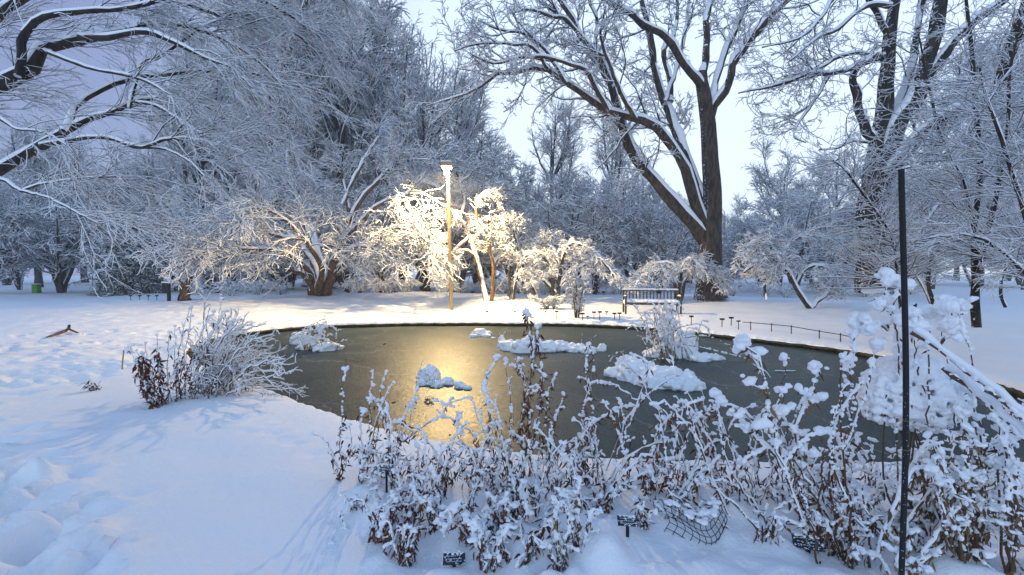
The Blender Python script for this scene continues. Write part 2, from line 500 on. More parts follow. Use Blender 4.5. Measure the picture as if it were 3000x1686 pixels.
lk(tcx.outputs['Object'], n2.inputs['Vector'])
bp = nn('ShaderNodeBump'); bp.inputs['Strength'].default_value = 0.3; bp.inputs['Distance'].default_value = 0.004
lk(n2.outputs[0], bp.inputs['Height'])
vo = nn('ShaderNodeTexVoronoi'); vo.inputs['Scale'].default_value = 48; lk(tcx.outputs['Object'], vo.inputs['Vector'])
v1 = nn('ShaderNodeVectorMath'); v1.operation = 'SUBTRACT'; v1.inputs[1].default_value = (.5, .5, .5); lk(vo.outputs['Color'], v1.inputs[0])
v2 = nn('ShaderNodeVectorMath'); v2.operation = 'MULTIPLY_ADD'; v2.inputs[1].default_value = (.17, .17, 0); lk(v1.outputs[0], v2.inputs[0]); lk(bp.outputs[0], v2.inputs[2])
v3 = nn('ShaderNodeVectorMath'); v3.operation = 'NORMALIZE'; lk(v2.outputs[0], v3.inputs[0]); lk(v3.outputs[0], b_.inputs['Normal'])
rr_ = brad(th) + 0.05
V = np.vstack([[PC[0], PC[1], ICE], np.stack([PC[0] + np.cos(th) * rr_, PC[1] + np.sin(th) * rr_, np.full(NT, ICE)], -1)])
T = np.stack([np.zeros(NT, int), 1 + np.arange(NT), 1 + (np.arange(NT) + 1) % NT], -1)
ice = add_obj('pond_ice', mesh_from(V, None, T, smooth=False), M['pond_ice'])
tag(ice, 'grey green ice on the pond with a gold lamp reflection', 'ice', kind='structure')

# ------------------------------------------------------------------ street lamp
def box(x0, x1, y0, y1, z0, z1, bev=0.0):
    V = np.array([(x, y, z) for x in (x0, x1) for y in (y0, y1) for z in (z0, z1)], float)
    Q = np.array([(0, 1, 3, 2), (4, 6, 7, 5), (0, 4, 5, 1), (2, 3, 7, 6), (0, 2, 6, 4), (1, 5, 7, 3)])
    return V, Q
def boxes(lst):
    return joinq([box(*b) for b in lst])
def bevelled(name, VQ, m, parent=None, w=0.006, loc=None, seg=2, smooth_=False):
    o = add_obj(name, mesh_from(VQ[0], VQ[1], smooth=smooth_), m, parent, loc)
    md = o.modifiers.new('bevel', 'BEVEL'); md.width = w; md.segments = seg; md.limit_method = 'ANGLE'
    return o
simple('lamp_metal', (0.34, 0.25, 0.13), 0.5, 0.3, bump=(30, .2, .003))
simple('black_metal', (0.006, 0.007, 0.010), 0.75, 0.0, bump=(60, .2, .002))
def emis(name, col, st):
    m, t, b = mat(name)
    b.inputs['Base Color'].default_value = (*col, 1)
    b.inputs['Emission Color'].default_value = (*col, 1); b.inputs['Emission Strength'].default_value = st
    return m
emis('lamp_lens', (1.0, 0.75, 0.36), 60)
emis('far_lens', (1.0, 0.62, 0.2), 6)
emis('lit_window', (1.0, 0.85, 0.6), 2.2)
emis('red_light', (1.0, 0.1, 0.1), 3)

lb = ground_hit(1322, 908)
LD = lb[1]
ltop = W(1312, 495, LD)
H = ltop[2] - lb[2]
lamp = empty('street_lamp', lb, 'tall lit street lamp with a flat square head beyond the pond', 'street lamp')
tilt = ltop[0] - lb[0]
P_, R_ = stripes([([(0, 0, -0.2), (tilt * .5, 0, H * .5), (tilt, 0, H)], [0.085, 0.08, 0.075])], 8)
V, Q = tubes(P_, R_, 14); add_obj('pole', mesh_from(V, Q), M['lamp_metal'], lamp)
hd = bevelled('lamp_head', box(tilt - 0.24, tilt + 0.24, -0.62, 0.1, H, H + 0.16), M['lamp_metal'], lamp, 0.02)
add_obj('lens', mesh_from(*box(tilt - 0.18, tilt + 0.18, -0.54, -0.14, H - 0.07, H - 0.003)), M['lamp_lens'], lamp)
bevelled('snow_cap', box(tilt - 0.22, tilt + 0.22, -0.6, 0.08, H + 0.163, H + 0.24), M['snow'], lamp, 0.035, seg=3)
ll = bpy.data.lights.new('lamp_light', 'SPOT'); ll.energy = 5200; ll.color = (1.0, 0.70, 0.31); ll.shadow_soft_size = 0.12
ll.spot_size = math.radians(174); ll.spot_blend = 0.5
lo = link(bpy.data.objects.new('lamp_light', ll)); lo.parent = lamp; lo.location = (tilt, -0.34, H - 0.25)
lo.visible_camera = True

# ------------------------------------------------------------------ hero trees
def limb(pts, r, d0, d1, K=18, jitter=0.0):
    m = len(pts); r = np.interp(np.linspace(0, 1, m), np.linspace(0, 1, len(r)), r)
    ds = np.linspace(d0, d1, m)
    P = np.array([W(p[0], p[1], dd) for p, dd in zip(pts, ds)])
    return P, r * ds / F

def knobble(P, R, rng, amt=0.25):
    T = rng.normal(size=P.shape); T = (T + np.roll(T, 1, axis=1)) / 2
    T[:, 0] = 0; T[:, -1] = 0
    return P + T * R[..., None] * amt, R * (1 + 0.06 * rng.normal(size=R.shape))

# --- A: the big bare tree right of the middle
rng = np.random.default_rng(11)
d = 23.0
tb = W(2076, 862, d)
L0 = [
 limb([(2080, 880), (2078, 855), (2079, 760), (2081, 698), (2087, 582), (2081, 466), (2073, 349), (2058, 250), (2056, 210)], [50, 38, 34, 31, 26, 23, 21, 18, 14], d, d),
 limb([(2078, 362), (2098, 308), (2125, 262), (2151, 180), (2215, 99), (2279, 29), (2320, -10), (2400, -90)], [13, 14, 14, 13, 12, 10, 9, 7], d, d - 1.5),
 limb([(2078, 320), (2090, 270), (2105, 215), (2134, 134), (2163, 70), (2186, 0), (2210, -90)], [11, 12, 11, 10, 9, 8, 6], d, d + 2),
 limb([(2060, 240), (2066, 175), (2070, 58), (2078, 0), (2085, -120)], [15, 12, 11, 10, 7], d, d + 1),
 limb([(2062, 262), (2035, 225), (2000, 186), (1960, 116), (1873, 64), (1815, 23), (1762, -5), (1680, -60)], [15, 14, 13, 12, 11, 10, 9, 6], d, d - 2),
 limb([(2075, 640), (2050, 565), (2010, 470), (1985, 400), (1960, 330), (1925, 225), (1905, 120), (1880, 0), (1865, -80)], [22, 20, 18, 17, 15, 13, 12, 10, 8], d, d + 2.5),
 limb([(1965, 300), (1962, 233), (1943, 157), (1970, 110), (1984, 60), (1980, -40)], [10, 10, 9, 8, 7, 5], d + 1.2, d + 2.5),
 limb([(2072, 690), (2040, 585), (2010, 500), (1984, 454), (1931, 372), (1861, 349), (1780, 326), (1716, 285), (1658, 244), (1605, 204), (1559, 198), (1512, 215), (1466, 212), (1407, 256), (1349, 282), (1250, 312)], [22, 19, 18, 17, 15, 14, 13, 12, 11, 9, 8, 7, 6, 4.5, 3.5, 1.5], d, d - 4),
 limb([(2078, 720), (2045, 668), (2000, 630), (1943, 559), (1885, 495), (1844, 431), (1815, 343), (1797, 262), (1751, 163), (1704, 116), (1681, 58), (1640, 0), (1600, -60)], [27, 24, 22, 20, 18, 17, 15, 12, 10.5, 9, 8, 7, 5], d, d - 1.5),
 limb([(1780, 326), (1735, 250), (1710, 205), (1617, 172), (1535, 169), (1442, 186), (1380, 160)], [9, 8, 7, 6, 5, 3.5, 2], d - 2.2, d - 4),
 limb([(1704, 116), (1660, 60), (1611, 49), (1553, 29), (1500, 40)], [7, 6, 5, 4, 2], d - 1.2, d - 3),
 limb([(1751, 163), (1745, 116), (1748, 58), (1727, 0), (1720, -60)], [7, 7, 6, 5, 4], d - 1.2, d),
 limb([(1797, 262), (1740, 180), (1690, 90), (1600, 20), (1540, -30)], [8, 7, 6, 5, 3], d - 1, d + 1.5),
 limb([(1861, 349), (1820, 280), (1790, 200), (1760, 110), (1775, 20)], [8, 7, 6, 5, 3], d - 2, d - 3.5),
 limb([(1658, 244), (1600, 150), (1540, 100), (1470, 90), (1400, 60)], [7, 6, 5, 4, 2], d - 3, d - 3),
 limb([(1605, 204), (1560, 140), (1480, 130), (1400, 130), (1330, 150)], [6, 5, 4, 3, 1.5], d - 3, d - 4.5),
 limb([(2300, 10), (2290, -20), (2260, -60)], [7, 6, 5], d - 1, d),
 limb([(1950, 300), (1990, 180), (2010, 80), (2020, -20)], [7, 7, 6, 5], d + 1, d + 3),
]
L0 = [L0[0]] + [(p, r * .78) for p, r in L0[1:]]
LA = stripes(L0, 22)
_t = (LA[0][0].copy(), LA[1][0].copy())
LA = knobble(*LA, rng, 0.3)
LA[0][0], LA[1][0] = _t[0] + rng.normal(size=_t[0].shape) * .012, _t[1]
lim = (LA[0][1:], LA[1][1:])
B1 = grow(*lim, rng, dens=210, L=2.6, ang=(30, 65), K=8, wob=0.2, grav=0.02, t0=0.3, rr=0.5, minr=0.012, rl=0.016, taper=0.4)
B2 = grow(*B1, rng, dens=1100, L=1.15, ang=(35, 70), K=6, wob=0.26, grav=0.02, t0=0.2, minr=0.008, rr=0.6, taper=0.5)
B3 = grow(*B2, rng, dens=4200, L=0.5, ang=(35, 75), K=4, wob=0.3, grav=0.03, t0=0.2, minr=0.006, taper=0.6, rr=0.7)
B1b = grow(*B3, rng, dens=5000, L=0.22, ang=(40, 80), K=3, wob=0.3, t0=0.2, minr=0.005, rr=0.7)
tree('big_bare_tree', 'big bare tree with a forked trunk behind the bench, snow along its limbs', 'tree', None, tb, LA,
     [(*B1, 5), (*B2, 4), (*B3, 3), (*B1b, 3)], snow_c=0.020, sides=14, trunk_sides_snow=10, cmax=0.13, snowk=0.6, seed=2)

# --- B: big tree at the right
rng = np.random.default_rng(12)
d = 17.5
tb = W(2553, 838, d)
L0 = [
 limb([(2553, 850), (2553, 815), (2551, 669), (2559, 553), (2578, 407), (2594, 291), (2600, 116), (2623, 0), (2640, -120)], [50, 44, 40, 38, 28, 23, 19, 17, 13], d, d),
 limb([(2565, 600), (2585, 500), (2629, 378), (2681, 273), (2722, 145), (2757, 0), (2780, -120)], [30, 30, 27, 25, 22, 19, 15], d, d - 1),
 limb([(2575, 570), (2617, 480), (2698, 402), (2757, 349), (2873, 291), (2931, 233), (2990, 58), (3050, -80)], [22, 20, 18, 17, 17, 18, 17, 13], d, d - 4),
 limb([(2690, 260), (2757, 175), (2827, 87), (2931, 12), (3020, -60)], [15, 14, 13, 12, 9], d - .5, d - 2),
 limb([(2600, 400), (2640, 290), (2675, 170), (2700, 0), (2710, -100)], [12, 12, 11, 10, 8], d, d + 1),
 limb([(2570, 430), (2535, 384), (2506, 279), (2495, 233), (2524, 186), (2575, 160)], [16, 15, 13, 11, 9, 9], d, d - .5),
 limb([(2590, 165), (2553, 178), (2483, 204), (2431, 218), (2372, 215), (2314, 239), (2250, 256), (2163, 274)], [9, 9, 8, 7, 6, 5, 4, 2], d, d - 3),
 limb([(2431, 218), (2396, 279), (2361, 332), (2332, 372), (2326, 402), (2361, 419)], [5, 4.5, 4, 3.5, 3, 1.5], d - 1.2, d - 2),
 limb([(2611, 20), (2560, 15), (2512, 35), (2454, 87), (2390, 116), (2314, 180)], [8, 7, 6, 5, 4, 2], d, d - 3),
 limb([(2580, 180), (2524, 157), (2454, 169), (2407, 198), (2349, 215), (2290, 225)], [6, 6, 5, 4, 3, 1.5], d, d - 2),
 limb([(2500, -40), (2442, 0), (2407, 52), (2361, 99), (2314, 122), (2233, 140)], [7, 6, 5, 4, 3, 2], d - 1, d - 3.5),
 limb([(2600, 100), (2540, -10), (2500, -40), (2420, -90)], [9, 8, 7, 4], d, d - 1.2),
 limb([(2550, 420), (2500, 415), (2450, 435), (2400, 440)], [4, 3.5, 3, 2], d, d - 2),
 limb([(2850, 300), (2800, 420), (2700, 480), (2620, 500)], [6, 5, 4, 2], d - 3, d - 4),
]
L0 = [(p, r * .84) for p, r in L0]
LB = stripes(L0, 20)
LB = knobble(*LB, rng, 0.25)
lim = (LB[0][1:], LB[1][1:])
B1 = grow(*lim, rng, dens=120, L=2.1, ang=(30, 70), K=8, wob=0.2, grav=0.01, t0=0.3, rr=0.45, minr=0.008, rl=0.012)
B2 = grow(*B1, rng, dens=650, L=0.9, ang=(35, 75), K=6, wob=0.25, grav=0.02, t0=0.15, minr=0.006)
B3 = grow(*B2, rng, dens=2600, L=0.36, ang=(35, 75), K=4, wob=0.3, t0=0.2, minr=0.005, taper=0.6)
B1b = grow(*B3, rng, dens=3000, L=0.16, ang=(40, 80), K=3, wob=0.3, t0=0.2, minr=0.004, rr=0.7)
tree('big_bare_tree', 'thick trunked tree splitting into dark leaning stems behind the black pole', 'tree', None, tb, LB,
     [(*B1, 5), (*B2, 4), (*B3, 3), (*B1b, 3)], snow_c=0.011, bark=M['bark_dark'], sides=14, trunk_sides_snow=10, cmax=0.07, seed=3)

# --- C: overhanging tree on the left, trunk outside the frame
rng = np.random.default_rng(13)
d = 8.0
fx = -560
L0 = [
 limb([(fx, 1100), (fx + 10, 900), (-500, 740), (-430, 600)], [55, 48, 44, 40], d, d),
 limb([(-500, 740), (-250, 620), (-100, 560), (0, 506), (87, 448), (175, 396), (233, 361), (308, 338), (372, 314), (407, 294), (483, 285), (570, 300), (658, 338), (727, 361), (800, 420)], [28, 25, 22, 20, 18, 16, 12, 10, 9, 7.5, 6, 5, 4, 3, 1.5], d, d + 1.5),
 limb([(185, 392), (200, 372), (215, 326), (262, 285), (326, 250), (407, 230), (483, 221), (582, 210), (698, 215), (815, 233), (900, 290)], [11, 11, 11, 10, 9, 8, 7, 6, 5, 3.5, 2], d + .3, d + 2.5),
 limb([(120, 428), (175, 419), (279, 402), (349, 413), (413, 434), (483, 410), (582, 410), (660, 440)], [8, 8, 7, 7, 6.5, 5, 3.5, 2], d + .3, d - .5),
 limb([(413, 434), (483, 438), (553, 472), (600, 520)], [4, 4, 3, 1.5], d, d - .6),
 limb([(-430, 620), (-250, 400), (-100, 300), (0, 244), (87, 210), (116, 169), (134, 134), (233, 111), (349, 99), (442, 75), (530, 75), (640, 110), (760, 180), (850, 280)], [40, 36, 32, 28, 26, 25, 22, 16, 13, 10, 8, 6, 4, 2], d, d + 1.5),
 limb([(233, 111), (330, 110), (420, 95), (520, 130), (610, 175), (680, 200), (740, 260)], [11, 10, 9, 7, 5, 4, 2], d + .4, d + .2),
 limb([(378, 317), (396, 244), (413, 186), (466, 169), (559, 105), (640, 60), (760, 40)], [7, 6.5, 6, 5.5, 5, 4, 2], d + .7, d + 1.5),
 limb([(400, 300), (466, 315), (553, 372), (640, 419), (680, 460)], [5, 5, 4, 3, 1.5], d + .8, d + .2),
 limb([(-200, 600), (-100, 540), (0, 524), (58, 559), (116, 541), (233, 524), (349, 518)], [9, 8, 6, 5, 4, 3, 2], d, d - 1),
 limb([(58, 559), (145, 582), (233, 628), (291, 657)], [4, 3.5, 2.5, 1.5], d - .7, d - 1),
 limb([(55, 226), (62, 180), (66, 120), (110, 60), (227, 35), (349, 29), (440, 10), (600, -40)], [15, 15, 13, 10, 8, 7, 4], d + .2, d + .5),
 limb([(-100, 300), (-60, 100), (100, -20), (300, -60), (560, -60), (800, 20), (950, 120)], [18, 17, 15, 12, 9, 6, 2.5], d, d + 2.5),
 limb([(-100, 330), (0, 350), (47, 378), (130, 390), (200, 430)], [6, 5, 4, 3, 2], d - .5, d - 1.2),
 limb([(130, 150), (260, 200), (340, 215), (430, 240), (500, 280)], [6, 6, 5, 4, 2], d + .2, d - .6),
 limb([(250, -60), (420, -10), (560, 20), (700, 60), (850, 90), (960, 190)], [9, 8, 7, 5, 4, 2], d + .8, d + 3),
 limb([(-300, 450), (-200, 250), (-60, -100), (200, -260), (600, -240), (900, -120), (1020, 20)], [16, 15, 13, 11, 8, 5, 2], d, d + 3),
]
L0 = [(p, r * .76) for p, r in L0]
LC = stripes(L0, 20)
LC = knobble(*LC, rng, .22)
lim = (LC[0][1:], LC[1][1:])
B1 = grow(*lim, rng, dens=300, L=1.35, ang=(18, 50), K=8, wob=0.16, grav=-0.02, t0=0.58, rr=0.4, minr=0.0042, rl=0.007, bias=(0.3, 0.1, 0.06), shrink=.3)
up_ = [4, 10, 11, 14, 15]
B1u = grow(lim[0][up_], lim[1][up_], rng, dens=190, L=1.2, ang=(20, 60), K=8, wob=0.16, grav=-0.02, t0=0.15, rr=0.3, minr=0.0042, rl=0.007, bias=(0.35, 0.15, 0.05), shrink=.3)
B1 = (np.concatenate([B1[0], B1u[0]]), np.concatenate([B1[1], B1u[1]]))
B2 = grow(*B1, rng, dens=2600, L=0.66, ang=(18, 50), K=6, wob=0.17, grav=-0.05, t0=0.1, minr=0.0034, bias=(0.25, 0.05, -0.08), shrink=.3)
B3 = grow(*B2, rng, dens=7500, L=0.27, ang=(20, 50), K=4, wob=0.22, grav=-0.05, t0=0.1, minr=0.002, bias=(0.1, 0, -0.1), taper=.6)
print('left tree', len(B1[0]), len(B2[0]), len(B3[0]))
tree('overhanging_tree', 'leaning tree at the left edge with long arching limbs over the snow', 'tree', None, W(fx, 1085, d), LC,
     [(*B1, 5), (*B2, 3), (*B3, 3)], snow_c=0.007, bark=M['bark_dark'], sides=12, trunk_sides_snow=10, cmax=0.022, seed=4)

LAMP_POS = np.array(lb) + np.array((tilt, -.3, H - .2))
def clear_lamp(B, r=1.6):
    k = np.linalg.norm(B[0].mean(1) - LAMP_POS, axis=1) > r
    return B[0][k], B[1][k]
# --- D: multi stemmed spreading tree lit by the lamp
rng = np.random.default_rng(14)
d = 24.0
tb = ground_hit(938, 864); d = tb[1]
print('tree D distance', d, 'lamp', LD)
L0 = [
 limb([(925, 874), (912, 838), (890, 805), (864, 795), (835, 760), (800, 745)], [14, 13, 11, 10, 7, 5], d, d - 1),
 limb([(935, 872), (920, 830), (898, 785), (870, 763), (834, 741), (790, 731), (705, 728), (650, 733), (605, 739), (540, 730), (483, 710)], [14, 12, 10, 9, 8, 7, 5.5, 5, 4, 3, 1.5], d, d - 6.5),
 limb([(940, 872), (938, 840), (940, 792), (925, 750), (890, 700), (830, 640), (760, 610), (690, 620)], [14, 12, 10, 9, 7, 6, 4, 2], d, d - 6.5),
 limb([(950, 872), (960, 835), (972, 792), (985, 755), (1015, 735), (1060, 722), (1110, 735), (1160, 770)], [18, 16, 13, 11, 8, 6, 4, 2], d, d - 4.5),
 limb([(952, 872), (965, 820), (985, 757), (1005, 710), (1025, 640), (1010, 560), (1000, 500), (1010, 430)], [16, 14, 12, 11, 9, 7, 5, 3], d, d + 1),
 limb([(945, 872), (948, 800), (930, 740), (915, 680), (880, 600), (830, 540), (760, 500)], [13, 11, 9, 8, 6, 4, 2], d, d + 2),
 limb([(940, 868), (932, 800), (895, 740), (850, 690), (790, 670), (700, 680), (620, 690)], [11, 10, 8, 7, 5, 4, 2], d, d + 1.5),
 limb([(1010, 705), (1050, 660), (1100, 610), (1160, 580), (1230, 570), (1290, 600)], [8, 7, 6, 5, 4, 2], d, d - 5.5),
 limb([(1020, 650), (1080, 560), (1140, 500), (1200, 470), (1260, 470)], [7, 6, 5, 4, 2], d, d - 1),
 limb([(1060, 722), (1120, 680), (1180, 670), (1240, 700), (1290, 750)], [6, 5, 4, 3, 2], d - 1.5, d - 6),
 limb([(930, 755), (900, 660), (860, 560), (840, 470), (850, 420)], [7, 6, 5, 4, 2], d + .5, d + 3),
 limb([(1005, 600), (1060, 480), (1100, 420), (1120, 370)], [6, 5, 4, 2], d + .5, d + 2),
 limb([(880, 700), (800, 690), (740, 650), (660, 640), (590, 660)], [6, 5, 4, 3, 2], d - 1.5, d - 6),
 limb([(955, 860), (990, 790), (1050, 740), (1110, 700), (1200, 690)], [9, 8, 6, 4, 2], d, d - 4),
]
L0 = [(p, r * np.linspace(1, .5, len(r))) for p, r in L0]
LDp = stripes(L0, 18); LDp = knobble(*LDp, rng, 0.35)
B1 = grow(*LDp, rng, dens=420, L=2.3, ang=(30, 65), K=9, wob=0.17, grav=-0.03, t0=0.45, rr=0.5, minr=0.012, flat=.7, rl=0.012)
B2 = grow(*B1, rng, dens=2600, L=1.2, ang=(30, 65), K=6, wob=0.2, grav=-0.06, t0=0.15, minr=0.008, flat=.8)
B3 = grow(*B2, rng, dens=6500, L=0.5, ang=(30, 65), K=4, wob=0.24, grav=-0.05, t0=0.15, minr=0.009, taper=.6, maxn=10**7)
B1, B2, B3 = clear_lamp(B1), clear_lamp(B2, 1.9), clear_lamp(B3, 2.1)
print('tree D', len(B1[0]), len(B2[0]), len(B3[0]))
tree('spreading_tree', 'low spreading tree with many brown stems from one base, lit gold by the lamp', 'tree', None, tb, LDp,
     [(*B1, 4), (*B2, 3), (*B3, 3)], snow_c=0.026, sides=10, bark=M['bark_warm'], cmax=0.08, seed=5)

# --- E: tree beside the lamp
rng = np.random.default_rng(15)
tb = ground_hit(1430, 882); d = tb[1]
print('tree E', d)
L0 = [
 limb([(1426, 890), (1424, 870), (1410, 811), (1388, 748), (1372, 700), (1349, 646), (1310, 580), (1270, 545), (1227, 530), (1190, 540)], [9, 8, 7.5, 7, 6.5, 6, 6, 6, 4.5, 2], d, d + 2.2),
 limb([(1438, 890), (1440, 870), (1447, 811), (1436, 737), (1428, 690), (1430, 640), (1460, 640), (1490, 655)], [7, 6.5, 6, 5, 4.5, 4, 3.5, 2], d, d - 1),
 limb([(1430, 690), (1405, 655), (1395, 610), (1415, 570), (1460, 560)], [4, 4, 3.5, 3, 2], d - .8, d - 1.4),
 limb([(1372, 700), (1330, 740), (1300, 780), (1290, 830)], [4, 3.5, 3, 2], d - .5, d - 2),
 limb([(1349, 646), (1360, 590), (1350, 540), (1380, 510)], [4, 3.5, 3, 2], d + .6, d + 1.5),
 limb([(1388, 748), (1350, 735), (1310, 770), (1285, 800)], [4, 3.5, 3, 2], d - .5, d - 1.5),
 limb([(1447, 780), (1480, 720), (1500, 680), (1540, 640)], [4, 4, 3, 2], d, d + 1),
]
LE = stripes(L0, 16); LE = knobble(*LE, rng, 0.4)
lim = (LE[0], LE[1])
B1 = grow(*lim, rng, dens=140, L=1.2, ang=(35, 75), K=7, wob=0.2, grav=-0.02, t0=0.42, rr=0.55, minr=0.01, flat=.5, rl=.012)
B2 = grow(*B1, rng, dens=1100, L=0.6, ang=(30, 75), K=5, wob=0.25, grav=-0.02, t0=0.1, minr=0.007, flat=.5)
B3 = grow(*B2, rng, dens=4500, L=0.26, ang=(30, 75), K=4, wob=0.25, t0=0.1, minr=0.005, flat=.6)
B1, B2, B3 = clear_lamp(B1), clear_lamp(B2, 1.9), clear_lamp(B3, 2.1)
print('tree E', len(B1[0]), len(B2[0]), len(B3[0]))
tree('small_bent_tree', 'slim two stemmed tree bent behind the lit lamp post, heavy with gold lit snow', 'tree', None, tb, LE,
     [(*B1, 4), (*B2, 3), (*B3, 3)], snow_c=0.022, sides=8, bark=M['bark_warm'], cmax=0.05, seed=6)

# --- F: small umbrella shaped trees and shrubs
def umbrella(name, label, cat, base_px, stems, dens1, dens2, dens3, snow_c, seed, l1=1.2, l2=.55, l3=.24, grav=-.1, flat=.6, t0=.45, sides=7, dd=0, group=None, d=None):
    rng = np.random.default_rng(seed)
    tb = ground_hit(*base_px)
    d_ = tb[1] if d is None else d
    L0 = [limb(p, r, d_, d_ + z) for p, r, z in stems]
    LL = stripes(L0, 12); LL = knobble(*LL, rng, 0.4)
    B1 = grow(*LL, rng, dens=max(dens1 * 38, 50), L=l1, ang=(30, 70), K=7, wob=0.18, grav=grav, t0=t0, rr=0.55, minr=0.008, flat=flat, rl=.012)
    B2 = grow(*B1, rng, dens=dens2 * 150, L=l2, ang=(30, 70), K=5, wob=0.22, grav=grav, t0=0.1, minr=0.006, flat=flat)
    B3 = grow(*B2, rng, dens=dens3 * 750, L=l3, ang=(30, 70), K=4, wob=0.25, grav=grav, t0=0.1, minr=0.005, flat=flat)
    print(name, 'd', round(d_, 1), len(B1[0]), len(B2[0]), len(B3[0]))
    return tree(name, label, cat, group, W(base_px[0], base_px[1], d_) if d is not None else tb, LL, [(*B1, 4), (*B2, 3), (*B3, 3)], snow_c=snow_c * 1.35, sides=sides, cmax=.05, seed=seed)

umbrella('slender_tree', 'three stemmed slender tree between the bent lit tree and the umbrella shaped tree', 'tree', (1530, 878), [
    ([(1489, 878), (1492, 820), (1500, 740), (1540, 660)], [5, 4.5, 4, 2], .5),
    ([(1504, 878), (1512, 820), (1520, 740), (1500, 660)], [4, 3.5, 3, 2], -1),
    ([(1570, 876), (1555, 835), (1535, 790), (1510, 730), (1490, 660)], [6, 5, 4.5, 4, 2], -1),
    ([(1575, 850), (1580, 790), (1590, 740), (1620, 690)], [4, 3, 3, 2], 1)], 2.0, 4.0, 4.0, 0.024, 21, l1=1.5, t0=.45)
umbrella('umbrella_tree', 'small umbrella shaped tree drooping to the right, left of the bench', 'tree', (1628, 888), [
    ([(1622, 892), (1615, 800), (1600, 760), (1570, 740), (1530, 760)], [8, 6, 4, 3, 2], -.6),
    ([(1632, 892), (1640, 805), (1650, 742), (1670, 714), (1720, 725), (1770, 770), (1800, 815)], [8, 6, 5, 4, 4, 3, 2], -.4),
    ([(1640, 840), (1670, 800), (1720, 770), (1780, 780), (1830, 815)], [5, 4, 4, 3, 2], .7),
    ([(1640, 820), (1630, 750), (1600, 715), (1560, 720), (1530, 740)], [5, 4, 3, 3, 2], .8),
    ([(1625, 860), (1600, 830), (1560, 800), (1520, 800)], [4, 4, 3, 2], -.5)], 2.8, 5.0, 4.5, 0.026, 22, l1=.9, grav=-.13, t0=.35)
umbrella('umbrella_shrub', 'wide low shrub arching over the back of the bench, white with snow', 'shrub', (1990, 884), [
    ([(1985, 888), (1975, 830), (1940, 795), (1890, 810), (1860, 840)], [6, 5, 4, 3, 2], -1),
    ([(1988, 888), (1990, 820), (1970, 775), (1920, 775), (1880, 800)], [5, 5, 4, 3, 2], .6),
    ([(1992, 888), (2010, 820), (2040, 780), (2090, 790), (2120, 830)], [5, 5, 4, 3, 2], -.8),
    ([(1990, 888), (1995, 800), (2020, 760), (2060, 790)], [5, 4, 3, 2], -1.4)], 3.0, 5, 4, 0.024, 23, l1=.8, grav=-.1, t0=.35)
umbrella('umbrella_shrub', 'drooping fountain shaped shrub with a crooked stem on the open snow at right', 'shrub', (2372, 904), [
    ([(2372, 906), (2345, 870), (2332, 850), (2304, 794), (2269, 760), (2220, 770), (2180, 800)], [7, 7, 6, 5, 5, 4, 2], -.6),
    ([(2372, 906), (2400, 880), (2430, 850), (2445, 810), (2480, 800)], [5, 4, 4, 3, 2], .5),
    ([(2304, 794), (2300, 740), (2330, 700), (2400, 690), (2450, 720)], [5, 5, 4, 3, 2], .8),
    ([(2245, 880), (2240, 840), (2238, 790), (2220, 740), (2250, 705)], [3.5, 3.5, 3, 3, 2], .4),
    ([(2290, 780), (2250, 715), (2210, 710), (2170, 740)], [5, 4, 3, 2], -.4),
    ([(2332, 850), (2360, 790), (2420, 780), (2470, 800)], [4, 4, 3, 2], -.8)], 3.0, 5, 4.5, 0.026, 24, l1=.85, grav=-.1, t0=.3)
for k, (bx, by, lab) in enumerate([(1690, 932, 'wiry little bush of upright white twigs just left of the bench'), (1600, 905, 'low round bush under the umbrella shaped tree')]):
    rg2 = random.Random(40 + k)
    st = []
    for i_ in range(14):
        a = rg2.uniform(-1, 1); hh = rg2.uniform(.5, 1) * (150 if k == 0 else 40)
        st.append(([(bx + a * 6, by + 4), (bx + a * 14, by - hh * .5), (bx + a * 34 + (0 if k == 0 else a * 30), by - hh), (bx + a * 60, by - hh * (.9 if k == 0 else .75))], [1.6, 1.3, 1.1, .8], rg2.uniform(-.5, .5)))
    umbrella('twiggy_bush', lab, 'shrub', (bx, by), st, 4, 6, 3, 0.012, 50 + k, l1=.25, l2=.12, l3=.06, grav=-.02, t0=.15, sides=5)

# --- G: thicket at the right, nearer
def thicket(label, stems, d, seed, base, bias=(0, 0, 0), dens=(1.8, 5, 6)):
    rng = np.random.default_rng(seed)
    LL = stripes([limb(p, r, d, d + z) for p, r, z in stems], 16)
    LL = knobble(*LL, rng, .5)
    B1 = grow(*LL, rng, dens=dens[0] * 50, L=1.5, ang=(45, 80), K=8, wob=0.09, grav=-0.01, t0=0.15, rr=0.45, minr=0.004, rl=.006, flat=.35, bias=bias)
    B2 = grow(*B1, rng, dens=dens[1] * 130, L=0.65, ang=(25, 50), K=5, wob=0.1, grav=-0.01, t0=0.1, minr=0.003, flat=.35)
    B3 = grow(*B2, rng, dens=dens[2] * 300, L=0.28, ang=(25, 50), K=4, wob=0.15, t0=0.1, minr=0.0022, flat=.5)
    print('thicket', len(B1[0]), len(B2[0]), len(B3[0]))
    return tree('feathery_tree', label, 'tree', None, W(*base, d), LL, [(*B1, 4), (*B2, 3), (*B3, 3)], snow_c=0.010, sides=8, cmax=.03, bark=M['bark_dark'], seed=seed)
thicket('slim tree with feathery level twigs right of the black pole', [
    ([(2861, 960), (2861, 815), (2861, 669), (2873, 524), (2861, 349), (2850, 175), (2832, 29), (2820, -80)], [11, 9, 7, 6, 5.5, 5, 4, 3], .3),
    ([(2865, 800), (2890, 700), (2930, 520), (2950, 380), (2960, 200), (2990, 60)], [5, 5, 5, 4, 4, 3], -.6),
    ([(2861, 669), (2820, 520), (2760, 400), (2720, 250), (2690, 100)], [5, 4, 4, 3, 2], .6)], 8.5, 31, (2861, 950), dens=(1.4, 3.8, 4.5))
